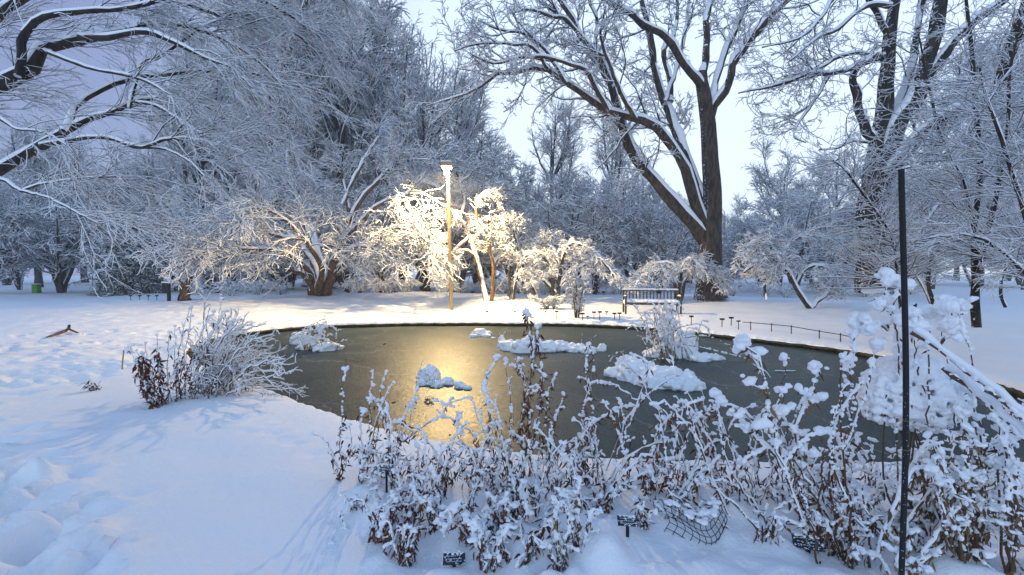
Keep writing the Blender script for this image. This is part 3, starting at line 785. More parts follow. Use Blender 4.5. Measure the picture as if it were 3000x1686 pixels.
thicket('thin arching tree leaning left across the big right hand trunk', [
    ([(2640, 930), (2629, 843), (2611, 693), (2535, 582), (2477, 500), (2440, 470)], [4, 3.6, 3.2, 3, 2.4, 1.5], -.5),
    ([(2640, 930), (2664, 757), (2698, 675), (2757, 588), (2820, 545), (2900, 480)], [5, 4.5, 4, 4, 3, 2], .5)], 10.5, 32, (2640, 925), dens=(.9, 2.6, 3))
thicket('tangled tree at the right edge, its twigs filling the picture', [
    ([(3060, 1000), (3050, 800), (3000, 640), (2960, 480), (2900, 330), (2870, 200)], [9, 8, 6, 5, 4, 2], 0),
    ([(3060, 1000), (3100, 700), (3060, 500), (3040, 300), (3000, 100)], [8, 7, 6, 5, 3], .6),
    ([(3050, 850), (2960, 760), (2880, 700), (2800, 690), (2720, 700)], [5, 4, 4, 3, 2], .4)], 7.5, 33, (3060, 990), bias=(-.3, 0, 0))
thicket('leaning forked tree farther back between the right trunk and the edge', [
    ([(2735, 900), (2720, 820), (2740, 700), (2790, 600), (2840, 520)], [5, 5, 4, 3, 2], 0),
    ([(2735, 900), (2690, 820), (2670, 740), (2690, 660)], [4, 4, 3, 2], 1),
    ([(2945, 900), (2930, 860), (2950, 760), (2990, 650)], [4, 4, 3, 2], 0)], 13, 34, (2735, 895))

# ------------------------------------------------------------------ background woods
def proto(name, cat, H, rt, seed, kind):
    rng = np.random.default_rng(seed)
    if kind == 'tall':
        z = np.linspace(0, H, 10)
        P = np.stack([np.cumsum(rng.normal(size=10)) * .12 * H / 20, np.cumsum(rng.normal(size=10)) * .12 * H / 20, z], -1); P[0, :2] = 0
        R = rt * (1 - z / H * .85); R[0] *= 1.35
        LL = [(P, R)]
        for i_ in range(9):
            t = rng.uniform(.25, .75); q = P[int(t * 9)]; a = rng.uniform(0, 6.28); ln = H * rng.uniform(.3, .5)
            o = np.array((math.cos(a), math.sin(a), 0))
            LL.append(([q, q + o * ln * .18 + (0, 0, ln * .3), q + o * ln * .3 + (0, 0, ln * .65), q + o * ln * .36 + (0, 0, ln)], [rt * .42, rt * .33, rt * .2, rt * .08]))
        LL = stripes(LL, 14); LL = knobble(*LL, rng, .5)
        B1 = grow(*LL, rng, dens=150, L=H * .17, ang=(20, 48), K=8, wob=.12, grav=.05, t0=.25, rr=.5, minr=.025, rl=.015)
        B2 = grow(*B1, rng, dens=1100, L=H * .085, ang=(20, 50), K=6, wob=.18, grav=.02, t0=.15, minr=.016)
        B3 = grow(*B2, rng, dens=2600, L=H * .042, ang=(22, 50), K=4, wob=.2, grav=0, t0=.15, minr=.011, maxn=10**7)
    elif kind == 'under':
        LL = []
        for i_ in range(7):
            a = rng.uniform(0, 6.28); o = np.array((math.cos(a), math.sin(a), 0)); s_ = rng.uniform(.15, .5)
            hh = H * rng.uniform(.7, 1)
            LL.append(([o * .1, o * s_ * hh * .3 + (0, 0, hh * .35), o * s_ * hh * .7 + (0, 0, hh * .7), o * s_ * hh * 1.1 + (0, 0, hh)], [rt, rt * .8, rt * .5, rt * .2]))
        LL = stripes(LL, 12); LL = knobble(*LL, rng, .5)
        B1 = grow(*LL, rng, dens=120, L=H * .3, ang=(35, 75), K=8, wob=.14, grav=-.01, t0=.18, rr=.5, minr=.018, flat=.5)
        B2 = grow(*B1, rng, dens=1000, L=H * .14, ang=(30, 65), K=6, wob=.18, grav=-.02, t0=.1, minr=.014, flat=.6)
        B3 = grow(*B2, rng, dens=2900, L=H * .065, ang=(30, 65), K=4, wob=.2, grav=-.02, t0=.1, minr=.012, maxn=10**7)
    elif kind == 'low':
        LL = []
        for i_ in range(16):
            a = rng.uniform(0, 6.28); o = np.array((math.cos(a), math.sin(a), 0)); hh = H * rng.uniform(.5, 1)
            LL.append(([o * .1, o * .25 * H + (0, 0, hh * .5), o * .6 * H + (0, 0, hh), o * .95 * H + (0, 0, hh * .8)], [rt, rt * .8, rt * .6, rt * .4]))
        LL = stripes(LL, 9); LL = knobble(*LL, rng, .4)
        B1 = grow(*LL, rng, dens=6, L=H * .4, ang=(30, 70), K=5, wob=.2, grav=-.05, t0=.1, rr=.6, minr=.008)
        B2 = grow(*B1, rng, dens=6, L=H * .2, ang=(30, 70), K=4, wob=.2, grav=-.05, t0=.1, minr=.006)
        B3 = grow(*B2, rng, dens=3, L=H * .1, ang=(30, 70), K=3, wob=.2, grav=-.05, t0=.1, minr=.006)
    print(name, kind, len(B1[0]), len(B2[0]), len(B3[0]))
    return tree(name, name, cat, None, (0, 0, 0), LL, [(*B1, 4), (*B2, 3), (*B3, 3)], snow_c={'tall': .030, 'under': .040, 'low': .026}[kind], sides=9, cmax=.07, seed=seed,
                twigmat=M['twig'])

protos = {'T0': proto('tall_tree', 'tree', 22, .42, 61, 'tall'), 'T1': proto('tall_tree', 'tree', 20, .36, 62, 'tall'),
          'T2': proto('tall_tree', 'tree', 17, .28, 63, 'tall'),
          'U0': proto('woodland_tree', 'tree', 8.5, .13, 64, 'under'), 'U1': proto('woodland_tree', 'tree', 7, .10, 65, 'under'),
          'S0': proto('low_shrub', 'shrub', 1.1, .02, 66, 'low')}
used = {}
ORD = ['first', 'second', 'third', 'fourth', 'fifth', 'sixth', 'seventh', 'eighth', 'ninth', 'tenth', 'eleventh', 'twelfth', 'thirteenth', 'fourteenth',
       'fifteenth', 'sixteenth', 'seventeenth', 'eighteenth', 'nineteenth', 'twentieth', 'twenty first', 'twenty second', 'twenty third', 'twenty fourth',
       'twenty fifth', 'twenty sixth', 'twenty seventh', 'twenty eighth', 'twenty ninth', 'thirtieth']
rgb = random.Random(77)
def plant_row(kind_keys, spots, phrase, group):
    """spots: (px, distance, height scale)"""
    spots = sorted(spots, key=lambda s: s[0])
    for i_, (px, dd, s_) in enumerate(spots):
        k = rgb.choice(kind_keys)
        x = (px - CX) / F * dd
        z = float(gh(x, dd)) - 0.05
        label = phrase % ORD[i_]
        rot = rgb.uniform(0, 6.28); scl = (s_ * rgb.uniform(.9, 1.15), s_ * rgb.uniform(.9, 1.15), s_)
        if k not in used:
            o = protos[k]; used[k] = 1
            o.location = (x, dd, z); o.rotation_euler = (0, 0, rot); o.scale = scl; o['label'] = label
        else:
            o = copy_thing(protos[k], (x, dd, z), rot, scl, label)
        o['group'] = group

plant_row(['T0', 'T1', 'T2'], [
    (-60, 44, .6), (113, 46, .62), (250, 58, .75), (400, 44, .6), (545, 42, .8), (615, 40, .95), (680, 47, 1.1), (815, 38, 1.25), (905, 46, 1.75), (985, 42, 1.55), (1040, 48, 1.8),
    (1100, 55, 1.8), (1165, 44, 1.35), (1245, 41, .95), (1330, 50, .95), (1400, 60, 1.05), (1530, 48, .72), (1620, 56, .85), (1700, 62, .75), (1800, 42, .62), (1885, 52, .6), (2280, 46, .75), (2440, 60, .7), (2560, 64, .9), (2720, 40, .8), (2860, 46, .9), (3020, 38, .9)],
    'tall bare tree in the woods behind the pond, %s from the left', 'tall trees in the woods')
plant_row(['T1', 'T2'], [
    (0, 80, .95), (160, 85, .95), (330, 78, 1.0), (470, 82, 1.2), (600, 80, 1.5), (740, 76, 1.5), (860, 82, 1.5), (980, 78, 1.45), (1110, 84, 1.4), (1220, 80, 1.2), (1330, 76, .95), (1450, 84, 1.0), (1570, 80, .85),
    (1680, 76, .8), (1790, 85, .85), (1900, 80, .7), (2000, 76, .7), (2120, 84, .65), (2240, 80, .7), (2360, 76, .8), (2500, 84, .9), (2650, 78, .9), (2800, 82, 1.0), (2950, 78, 1.1)],
    'bare tree in the farthest row of the woods, %s from the left', 'far trees of the woods')
plant_row(['U0', 'U1'], [
    (-40, 30, .9), (60, 38, 1.0), (180, 33, 1.0), (300, 38, 1.0), (420, 34, .95), (520, 37, 1.1), (640, 33, .9), (760, 36, 1.0), (850, 40, 1.2), (1020, 38, 1.3), (1120, 34, 1.0), (1250, 36, 1.3), (1340, 31, 1.1), (1440, 34, 1.2),
    (1500, 40, 1.3), (1620, 35, 1.05), (1740, 32, 1.0), (1840, 36, 1.0), (1930, 33, .95), (2130, 36, .85), (2230, 40, .95), (2330, 34, .8), (2440, 30, .9), (2640, 30, .95)],
    'bushy woodland tree in front of the tall woods, %s from the left', 'bushy woodland trees')
plant_row(['U0', 'U1'], [
    (20, 56, 1.6), (170, 60, 1.7), (300, 54, 1.6), (470, 60, 1.5), (640, 56, 1.5), (800, 60, 1.5), (960, 56, 1.5), (1110, 62, 1.5), (1270, 58, 1.5), (1420, 54, 1.4), (1540, 60, 1.6), (1660, 55, 1.4),
    (1780, 60, 1.4), (1900, 55, 1.3), (2020, 60, 1.3), (2140, 55, 1.15), (2260, 60, 1.2), (2380, 54, 1.2), (2520, 58, 1.3), (2700, 54, 1.4), (2850, 58, 1.4), (2990, 50, 1.4)],
    'bushy tree deep in the woods, %s from the left', 'bushy trees deep in the woods')
rgs = random.Random(9)
sp = []
for i_ in range(28):
    px = 580 + i_ * 78 + rgs.uniform(-25, 25)
    if 860 < px < 1010: px += 150
    sp.append((px, rgs.uniform(28.5, 35), rgs.uniform(.6, 1.15)))
plant_row(['S0'], sp, 'low snowy bush along the edge of the woods, %s from the left', 'low bushes by the woods')

# dark conifer at the left
def conifer(base, H, label):
    rng = np.random.default_rng(71)
    e = empty('conifer', base, label, 'tree')
    P, R = stripes([([(0, 0, 0), (0, 0, H)], [.16, .02])], 6)
    V, Q = tubes(P, R, 8); add_obj('trunk', mesh_from(V, Q), M['bark'], e)
    n = 240
    z = H * (0.04 + .94 * rng.random(n) ** 1.2); a = rng.random(n) * 6.28; ln = (H - z) * .42 + .2
    t = np.linspace(0, 1, 7)[None, :, None]
    dr = np.stack([np.cos(a), np.sin(a), np.zeros(n)], -1)[:, None, :]
    P = dr * ln[:, None, None] * t + np.array((0, 0, 1)) * (z[:, None, None] - .38 * ln[:, None, None] * t ** 1.4 + .1 * t ** 3)
    R = np.full((n, 7), .02) * np.linspace(1, .4, 7)[None]
    B2 = grow(P, R, rng, dens=9, L=.42, ang=(40, 60), K=4, wob=.06, grav=-.06, t0=.05, minr=.012, flat=.3, shrink=.4)
    B3 = grow(*B2, rng, dens=12, L=.12, ang=(40, 60), K=3, wob=.06, grav=-.06, t0=.05, minr=.01, shrink=.3)
    V, Q = joinq([tubes(P, R, 4), tubes(B2[0], B2[1] * 1.6, 3), tubes(B3[0], B3[1] * 1.4, 3)])
    add_obj('crown', mesh_from(V, Q), M['needles'], e)
    s1 = snow_on(B2[0], B2[1] * 1.5, rng, .02, gap=.35); 
    V, Q = tubes(*s1, 3); add_obj('snow_cover', mesh_from(V, Q), M['snow'], e)
simple('needles', (0.012, 0.028, 0.02), .8)
x_ = (385 - CX) / F * 33
conifer((x_, 33, float(gh(x_, 33))), 5.6, 'dark evergreen conifer dusted with snow at the left edge of the woods')

# ------------------------------------------------------------------ snow clumps (remeshed)
ico = None
def ico_template(sub):
    import bmesh
    bm = bmesh.new(); bmesh.ops.create_icosphere(bm, subdivisions=sub, radius=1.0)
    V = np.array([v.co[:] for v in bm.verts]); T = np.array([[v.index for v in f.verts] for f in bm.faces]); bm.free()
    return V, T
ICO = ico_template(2)
ICO1 = ico_template(1)
def blobs(C, R, rng, tmpl=None, flat=.85, jit=.12):
    Vt, Tt = tmpl or ICO
    n, m = len(C), len(Vt)
    R = np.asarray(R)
    if R.ndim == 1: R = np.stack([R, R, R * flat], -1)
    V = C[:, None, :] + Vt[None] * R[:, None, :] * (1 + jit * rng.normal(size=(n, m, 1)))
    T = Tt[None] + (np.arange(n) * m)[:, None, None]
    return V.reshape(-1, 3), T.reshape(-1, 3)
def remesh(V, T, vox, it=2):
    me = mesh_from(V, None, T)
    o = link(bpy.data.objects.new('tmp', me))
    md = o.modifiers.new('r', 'REMESH'); md.mode = 'VOXEL'; md.voxel_size = vox; md.adaptivity = 0
    if it:
        s = o.modifiers.new('s', 'SMOOTH'); s.factor = .5; s.iterations = it
    dg = bpy.context.evaluated_depsgraph_get()
    me2 = bpy.data.meshes.new_from_object(o.evaluated_get(dg))
    bpy.data.objects.remove(o); bpy.data.meshes.remove(me)
    me2.polygons.foreach_set('use_smooth', np.ones(len(me2.polygons), bool))
    return me2

def rough_up(me, rng, blob, amt=.26):
    n = len(me.vertices)
    P = np.empty(n * 3, np.float32); Nn = np.empty(n * 3, np.float32)
    me.vertices.foreach_get('co', P); me.vertices.foreach_get('normal', Nn)
    P = P.reshape(-1, 3); Nn = Nn.reshape(-1, 3)
    q = fractal_noise(P, rng, 1.1 / blob, 14)
    P = P + Nn * (q * blob * amt)[:, None]
    me.vertices.foreach_set('co', np.ascontiguousarray(P, np.float32).ravel()); me.update()
    return me

def fractal_noise(P, rng, s=8.0, n=10):
    z = 0
    for _ in range(n):
        k = rng.normal(size=3) * s * rng.uniform(.5, 2.2); z = z + np.sin(P @ k + rng.uniform(0, 6.28)) / n ** .5
    return z

# --- plants in the planting beds
leafm, t_, b_ = mat('dead_leaf')
nn, lk = t_.nodes.new, t_.links.new
geo = nn('ShaderNodeNewGeometry'); rp = nn('ShaderNodeValToRGB')
rp.color_ramp.elements[0].color = (0.035, 0.012, 0.008, 1); rp.color_ramp.elements[1].color = (0.20, 0.075, 0.03, 1)
e_ = rp.color_ramp.elements.new(.5); e_.color = (0.11, 0.03, 0.015, 1)
lk(geo.outputs['Random Per Island'], rp.inputs[0]); lk(rp.outputs[0], b_.inputs['Base Color']); b_.inputs['Roughness'].default_value = .8
leaft, t_, b_ = mat('tan_leaf')
nn, lk = t_.nodes.new, t_.links.new
geo = nn('ShaderNodeNewGeometry'); rp = nn('ShaderNodeValToRGB')
rp.color_ramp.elements[0].color = (0.06, 0.035, 0.018, 1); rp.color_ramp.elements[1].color = (0.24, 0.15, 0.075, 1)
lk(geo.outputs['Random Per Island'], rp.inputs[0]); lk(rp.outputs[0], b_.inputs['Base Color']); b_.inputs['Roughness'].default_value = .8

def leaves(C, L, rng, wd=.28, hang=.75):
    """curled hanging leaves: strips of 4 segments, folded along the middle"""
    n = len(C)
    d = rng.normal(size=(n, 3)) * .6; d[:, 2] -= hang * 1.5; d = norm(d)
    side = norm(np.cross(d, rng.normal(size=(n, 3))))
    nrm = np.cross(side, d)
    t = np.array((0, .3, .6, 1.0)); w = np.array((.25, 1, .8, .06)) * wd
    curl = rng.uniform(-.5, .5, n)
    mid = C[:, None, :] + d[:, None, :] * (t[None, :, None] * L[:, None, None]) + nrm[:, None, :] * (curl[:, None] * t[None] ** 2 * L[:, None])[..., None]
    off = side[:, None, :] * (w[None, :, None] * L[:, None, None] * .5)
    fold = nrm[:, None, :] * (w[None, :, None] * L[:, None, None] * .25)
    V = np.stack([mid - off + fold, mid, mid + off + fold], axis=2)  # n,4,3,3
    b = (np.arange(n) * 12)[:, None, None]; k = np.arange(3)[None, :, None] * 3; s = np.arange(2)[None, None, :]
    Q = np.stack([b + k + s, b + k + s + 1, b + k + 3 + s + 1, b + k + 3 + s], -1).reshape(-1, 4)
    return V.reshape(-1, 3), Q

def along(P, step, rng, t0=0, t1=1):
    """points along stacked polylines spaced step metres: returns pos, t, owner, tangent"""
    n, K = P.shape[:2]
    ln = np.linalg.norm(np.diff(P, axis=1), axis=2).sum(1)
    cnt = np.maximum((ln * (t1 - t0) / step).astype(int), 1)
    idx = np.repeat(np.arange(n), cnt)
    t = t0 + (t1 - t0) * rng.random(len(idx))
    fi = t * (K - 1); i = np.minimum(fi.astype(int), K - 2); f = (fi - i)[:, None]
    return P[idx, i] * (1 - f) + P[idx, i + 1] * f, t, idx, norm(P[idx, i + 1] - P[idx, i])

def plant(name, label, stems, seed, cat='plant', group=None, vox=.006, blob=.018, snow=1.0, leaf=1.0, leaf_t=(0., .6), leafL=.045, side=4.0, sideL=.12, head=1.4, leafmat='dead_leaf', r=None, base=None, sideang=(30, 80), cover=1.0, sleeve=0):
    blob = blob * .6; leaf = leaf * 1.25; leafL = leafL * 1.15
    """stems: list of world polylines (m,3) root first. blob: snow clump radius"""
    rng = np.random.default_rng(seed)
    sr = r or .0035
    P, R = stripes([(np.asarray(s), np.linspace(sr * 1.3, sr * .6, len(s))) for s in stems], 14)
    P = P + np.concatenate([np.zeros((len(P), 1, 3)), rng.normal(size=(len(P), 13, 3)) * (.006 if not sleeve else .017)], 1)
    base = np.asarray(base if base is not None else P[:, 0].mean(0))
    S1 = grow(P, R, rng, dens=side, L=sideL, ang=sideang, K=5, wob=.2 if not sleeve else .32, grav=-.05, t0=.25, minr=.0016, rr=.6, shrink=.45)
    e = empty(name, base, label, cat, group)
    V, Q = joinq([tubes(P - base, R, 6), tubes(S1[0] - base, S1[1], 4)])
    add_obj('stems', mesh_from(V, Q), M['stem'], e)
    if sleeve:
        S2 = grow(*S1, rng, dens=sleeve, L=sideL * .5, ang=sideang, K=4, wob=.15, grav=-.03, t0=.1, minr=.0014, rr=.7)
        V, Q = tubes(S2[0] - base, S2[1], 3); add_obj('crown', mesh_from(V, Q), M['stem'], e)
        sl = []
        for A_, B_ in ((P, R), S1, S2):
            a_, b_2 = snow_on(A_, B_, rng, blob * .95, lump=.35); sl.append(tubes(a_ - base, b_2, 5))
        V, Q = joinq(sl); add_obj('snow_sleeve', mesh_from(V, Q), M['snow_lump'], e)
    if not sleeve:
        sl = []
        for A_, B_ in ((P, R), S1):
            a_, b_2 = snow_on(A_, B_, rng, blob * (.62 if cover < 2 else 1.3), lump=.4, gap=.12 if cover < 2 else 0); sl.append(tubes(a_ - base, b_2, 6))
        V, Q = joinq(sl); add_obj('snow_sleeve', mesh_from(V, Q), M['snow_lump'], e)
    # snow clumps: strings along stems and side twigs, big heads at the tips
    C, t, idx, tn = along(P, blob * (.62 if not sleeve else 1.6) / cover, rng, .12 if cover < 2 else 0, 1)
    u = rng.normal(size=C.shape); u[:, 2] = np.abs(u[:, 2]) + .5; u = norm(u)
    rr1 = blob * rng.uniform(.35, .95, len(C)) * (.6 + .5 * t) * snow
    keep = (fractal_noise(C, rng, 30) > (-.45 if cover < 2 else -9))
    C = C + u * rr1[:, None] * .5
    C, rr1 = C[keep], rr1[keep]
    C2, t2, i2, tn2 = along(S1[0], blob * (.65 if not sleeve else 1.6) / cover, rng, .15, 1)
    rr2 = blob * rng.uniform(.35, .9, len(C2)) * snow
    C2 = C2 + np.array((0, 0, 1)) * rr2[:, None] * .5
    tip = np.concatenate([P[:, -1], S1[0][:, -1][rng.random(len(S1[0])) < .55]])
    rt = blob * head * rng.uniform(.6, 1.15, len(tip)) * snow; rt[:len(P)] *= 1.15
    tip = tip + np.array((0, 0, 1)) * rt[:, None] * .5
    tip = np.repeat(tip, 5, axis=0); rt = np.repeat(rt, 5)
    tip = tip + rng.normal(size=tip.shape) * (.75, .75, .4) * (rt * .8)[:, None]; rt = rt * rng.uniform(.3, .85, len(rt))
    Cs = np.concatenate([C, C2, tip]); Rs = np.concatenate([rr1, rr2, rt])
    V, T = blobs(Cs - base, Rs, rng, ICO1 if len(Cs) > 1500 else ICO)
    add_obj('snow_clumps', rough_up(remesh(V, T, vox * .9, 1), rng, blob), M['snow_lump'], e)
    if leaf > 0:
        C, t, idx, tn = along(P, .028 / leaf, rng, leaf_t[0], leaf_t[1])
        C2, t2, i2, tn2 = along(S1[0], .05 / leaf, rng, .2, 1)
        C = np.concatenate([C, C2]); C = C + rng.normal(size=C.shape) * .014
        V, Q = leaves(C - base, leafL * rng.uniform(.5, 1.3, len(C)), rng)
        add_obj('dead_leaves', mesh_from(V, Q, smooth=False), M[leafmat], e)
    return e

def px_stem(pts, d0, d1=None):
    d1 = d1 or d0
    return np.array([W(p[0], p[1], dd) for p, dd in zip(pts, np.linspace(d0, d1, len(pts)))])

def clump(px, py, n, h, spread, rg_, lean=(0, 0), curve=.3):
    """procedural stems from a pixel base on the ground"""
    b = ground_hit(px, py)
    out_ = []
    for _ in range(n):
        a = rg_.uniform(0, 6.28); q = rg_.random() ** .5
        o = np.array((math.cos(a), math.sin(a), 0)) * q
        hh = h * rg_.uniform(.55, 1.0) * (1 - .25 * q)
        l = np.array((lean[0], lean[1], 0)) * hh
        p0 = b + o * spread * .25; p0[2] = gh(p0[0], p0[1]) - .02
        p1 = p0 + o * spread * .25 + l * .3 + np.array((0, 0, hh * .5))
        p2 = p0 + o * spread * .6 + l * .7 + np.array((0, 0, hh * .85))
        p3 = p0 + o * spread + l + np.array((0, 0, hh * (1 - curve * q * rg_.uniform(.3, 1.3))))
        out_.append(np.array([p0, p1, p2, p3]))
    return out_

EXTRA = True
# ------------------------------------------------------------------ snow mounds standing on the ice
def mound(name, label, parts, seed, stems=None, vox=.02, blob=.02, stem_r=.004, rough=.14, mat_='stem', cat='snow mound'):
    rng = np.random.default_rng(seed)
    Cs, Rs = [], []
    for px, py, rx, h in parts:
        b = ice_pt(px, py); d_ = b[1]; r_ = rx * d_ / F; hh = h * d_ / F
        Cs.append((b[0], b[1] + r_ * .6, ICE)); Rs.append((r_, r_ * .75, hh))
        for _ in range(int(14 + 30 * r_)):
            a = rng.uniform(0, 6.28); q = rng.random() ** .5; s_ = rng.uniform(.12, .3) * min(r_, hh * 1.6) * rough / .14
            zz = hh * math.sqrt(max(0, 1 - q * q))
            Cs.append((b[0] + math.cos(a) * q * r_, b[1] + r_ * .6 + math.sin(a) * q * r_ * .75, ICE + zz * .92)); Rs.append((s_, s_, s_ * .8))
    Cs, Rs = np.array(Cs), np.array(Rs)
    base = np.array((Cs[0][0], Cs[0][1], ICE))
    e = empty(name, base, label, cat)
    V, T = blobs(Cs - base, Rs, rng, ICO, jit=.05)
    V[:, 2] = np.maximum(V[:, 2], -.02)
    if stems is not None:
        P, R = stripes([(np.asarray(s), np.linspace(stem_r * 1.2, stem_r * .6, len(s))) for s in stems], 12)
        S1 = grow(P, R, rng, dens=2.0, L=.18, ang=(20, 60), K=5, wob=.2, grav=-.05, t0=.25, minr=.002, rr=.6)
        Vs, Q = joinq([tubes(P - base, R, 5), tubes(S1[0] - base, S1[1], 4)])
        add_obj('stems', mesh_from(Vs, Q), M[mat_], e)
        C, t, i_, tn = along(P, blob * .8, rng, .15, 1)
        C2, t, i_, tn = along(S1[0], blob * .9, rng, .1, 1)
        C = np.concatenate([C, C2])
        C = C + np.array((0, 0, 1)) * blob * .4
        k = rng.random(len(C)) < .85; C = C[k]
        V2, T2 = blobs(C - base, blob * rng.uniform(.5, 1.1, len(C)), rng, ICO1)
        T = np.concatenate([T, T2 + len(V)]); V = np.concatenate([V, V2])
    add_obj('snow_clumps', rough_up(remesh(V, T, vox, 2), rng, .05, .16), M['snow_lump'], e)
    return e
def ice_stem(pts, d0=None):
    b = ice_pt(*pts[0]); d_ = b[1] if d0 is None else d0
    return np.array([W(p[0], p[1], d_) for p in pts])

rq = random.Random(4)
mound('snow_mound', 'little snowy lump with dark twigs in the far middle of the ice', [(1408, 985, 30, 17), (1385, 990, 14, 10), (1425, 988, 16, 9), (1445, 992, 8, 4)], 81)
mound('snow_mound', 'long low ridge of lumpy snow lying across the ice', [(1490, 1028, 30, 28), (1530, 1035, 38, 36), (1560, 1030, 32, 46), (1600, 1032, 36, 30), (1640, 1030, 34, 26), (1690, 1033, 32, 22), (1725, 1036, 26, 20), (1765, 1030, 14, 24), (1470, 1020, 14, 40)], 82,
      stems=[ice_stem([(1700, 1030), (1704, 1000), (1706, 978)]), ice_stem([(1715, 1030), (1730, 1000), (1748, 982)]), ice_stem([(1470, 1010), (1478, 975), (1500, 968)]), ice_stem([(1475, 1015), (1466, 990), (1462, 975)])], vox=.018)
mound('snow_mound', 'domed snow cap over dead grass with a lumpy tail, in front of the gold reflection', [(1256, 1118, 34, 46), (1235, 1130, 16, 16), (1278, 1135, 22, 18), (1310, 1128, 24, 20), (1345, 1138, 18, 18), (1370, 1142, 14, 12)], 83,
      stems=[ice_stem([(1232, 1125), (1228, 1100), (1236, 1066)])] + [ice_stem([(1250 + i_ * 5, 1140), (1252 + i_ * 5, 1120), (1256 + i_ * 5, 1100)], 7.4) for i_ in range(5)], vox=.013, mat_='stem')
mound('snow_mound', 'large smooth snow covered hummock tapering right on the ice', [(1960, 1138, 100, 52), (1880, 1120, 66, 60), (1850, 1108, 46, 64), (2020, 1145, 62, 34), (1800, 1105, 30, 26)], 84,
      stems=[ice_stem([(1835, 1100), (1832, 1060), (1820, 1032), (1800, 1040), (1780, 1070)], 8.6), ice_stem([(1860, 1090), (1862, 1050), (1862, 1026)], 8.4), ice_stem([(1835, 1095), (1828, 1045), (1826, 1022)], 8.5),
             ice_stem([(1890, 1095), (1910, 1060), (1950, 1052), (1985, 1070)], 8.4), ice_stem([(1845, 1100), (1815, 1060), (1795, 1042), (1780, 1050)], 8.7), ice_stem([(1970, 1100), (1972, 1070), (1972, 1045)], 8.3)], vox=.016, rough=.10)
rs_ = []
for i_ in range(60):
    x0 = rq.gauss(1955, 28); x1 = x0 + rq.gauss(-12, 26); h_ = rq.uniform(60, 165)
    b = ice_pt(x0, 1048 + rq.uniform(-10, 10)); d_ = b[1]
    rs_.append(np.array([W(x0, 1055, d_), W((x0 + x1) / 2, 1050 - h_ * .55, d_), W(x1, 1050 - h_, d_ + rq.uniform(-.2, .2)), W(x1 + rq.gauss(0, 16), 1050 - h_ * rq.uniform(.75, 1), d_ + rq.uniform(-.3, .3))]))
for q in [[(2040, 1055), (2000, 990), (1960, 920), (1945, 875)], [(2020, 1050), (1980, 960), (1938, 885)], [(2015, 1050), (1990, 980), (1955, 930)], [(2000, 1010), (2060, 1020), (2120, 1035), (2180, 1050), (2230, 1070)], [(2010, 990), (2060, 985), (2110, 1000), (2150, 1030)],
          [(1990, 960), (2040, 950), (2070, 960), (2080, 985)], [(2040, 1000), (2050, 960), (2058, 940), (2075, 945)]]:
    rs_.append(ice_stem(q, 10.2))
mound('reed_clump', 'tall collapsed clump of tan reeds under snow, rising in front of the bench', [(1990, 1050, 60, 40), (2060, 1060, 36, 22), (1930, 1048, 40, 20), (2100, 1056, 30, 14), (2010, 1030, 50, 56)], 85, stems=rs_, vox=.018, blob=.028, stem_r=.006, mat_='tan', cat='reeds')
rs_ = []
for i_ in range(26):
    x0 = rq.uniform(890, 985); h_ = rq.uniform(30, 80); x1 = x0 + rq.gauss(6, 20)
    rs_.append(ice_stem([(x0, 1028), ((x0 + x1) / 2, 1026 - h_ * .6), (x1, 1026 - h_), (x1 + rq.gauss(12, 14), 1026 - h_ * .8)], 11.5))
rs_.append(ice_stem([(900, 1020), (960, 1000), (1000, 1022)], 11.4)); rs_.append(ice_stem([(880, 990), (930, 955), (960, 945)], 11.8))
rs_.append(ice_stem([(850, 985), (910, 955), (952, 936), (955, 960)], 11.8)); rs_.append(ice_stem([(990, 1020), (985, 990), (990, 965)], 11.2))
mound('reed_clump', 'low bent clump of tan reeds and snow at the left side of the ice', [(900, 1026, 34, 30), (945, 1030, 36, 22), (980, 1026, 22, 16), (870, 1010, 30, 36)], 86, stems=rs_, vox=.018, blob=.026, stem_r=.007, mat_='tan', cat='reeds')
mound('snow_mound', 'small round snow lump against the far edge of the pond', [(1576, 960, 12, 14)], 87, vox=.015)
for k, (px, py, lb_) in enumerate([(1012, 1060, 'scrap of dead leaf frozen in the ice, left of the gold reflection'), (1040, 1061, 'second scrap of dead leaf in the ice, just right of the first'), (1125, 1010, 'small scrap of leaf in the ice near the far bank')]):
    b = ice_pt(px, py); rl = np.random.default_rng(k)
    e = empty('dead_leaf', (b[0], b[1], ICE), lb_, 'leaf', 'leaves frozen in the ice')
    V, Q = leaves(np.array([(0, 0, .03), (.05, .02, .025), (-.04, .03, .02)]), np.array([.13, .1, .09]), rl, wd=.5, hang=.1); V[:, 2] = np.abs(V[:, 2]) * .4 + .004
    add_obj('blade', mesh_from(V, Q), M['dead_leaf'], e)
for k, (q, lb_) in enumerate([([(2215, 1140), (2222, 1095), (2240, 1088), (2255, 1108)], 'thin bent twig poking out of the bare ice, nearest the large hummock side'), ([(2270, 1090), (2300, 1108), (2330, 1122)], 'snow capped straight twig lying slanted on the ice at right')]):
    P = ice_stem(q, ice_pt(*q[0])[1]); P[:, 2] = np.maximum(P[:, 2], ICE + .01)
    e = empty('fallen_twig', (P[0][0], P[0][1], ICE), lb_, 'twig')
    PP, RR = stripes([(P, [.006] * len(P))], 8)
    V, Q = tubes(PP - np.array(e.location), RR, 6); add_obj('twig', mesh_from(V, Q), M['stem'], e)
    a, b = snow_on(PP, RR, np.random.default_rng(1), .014); V, Q = tubes(a - np.array(e.location), b, 6); add_obj('snow_cover', mesh_from(V, Q), M['snow'], e)

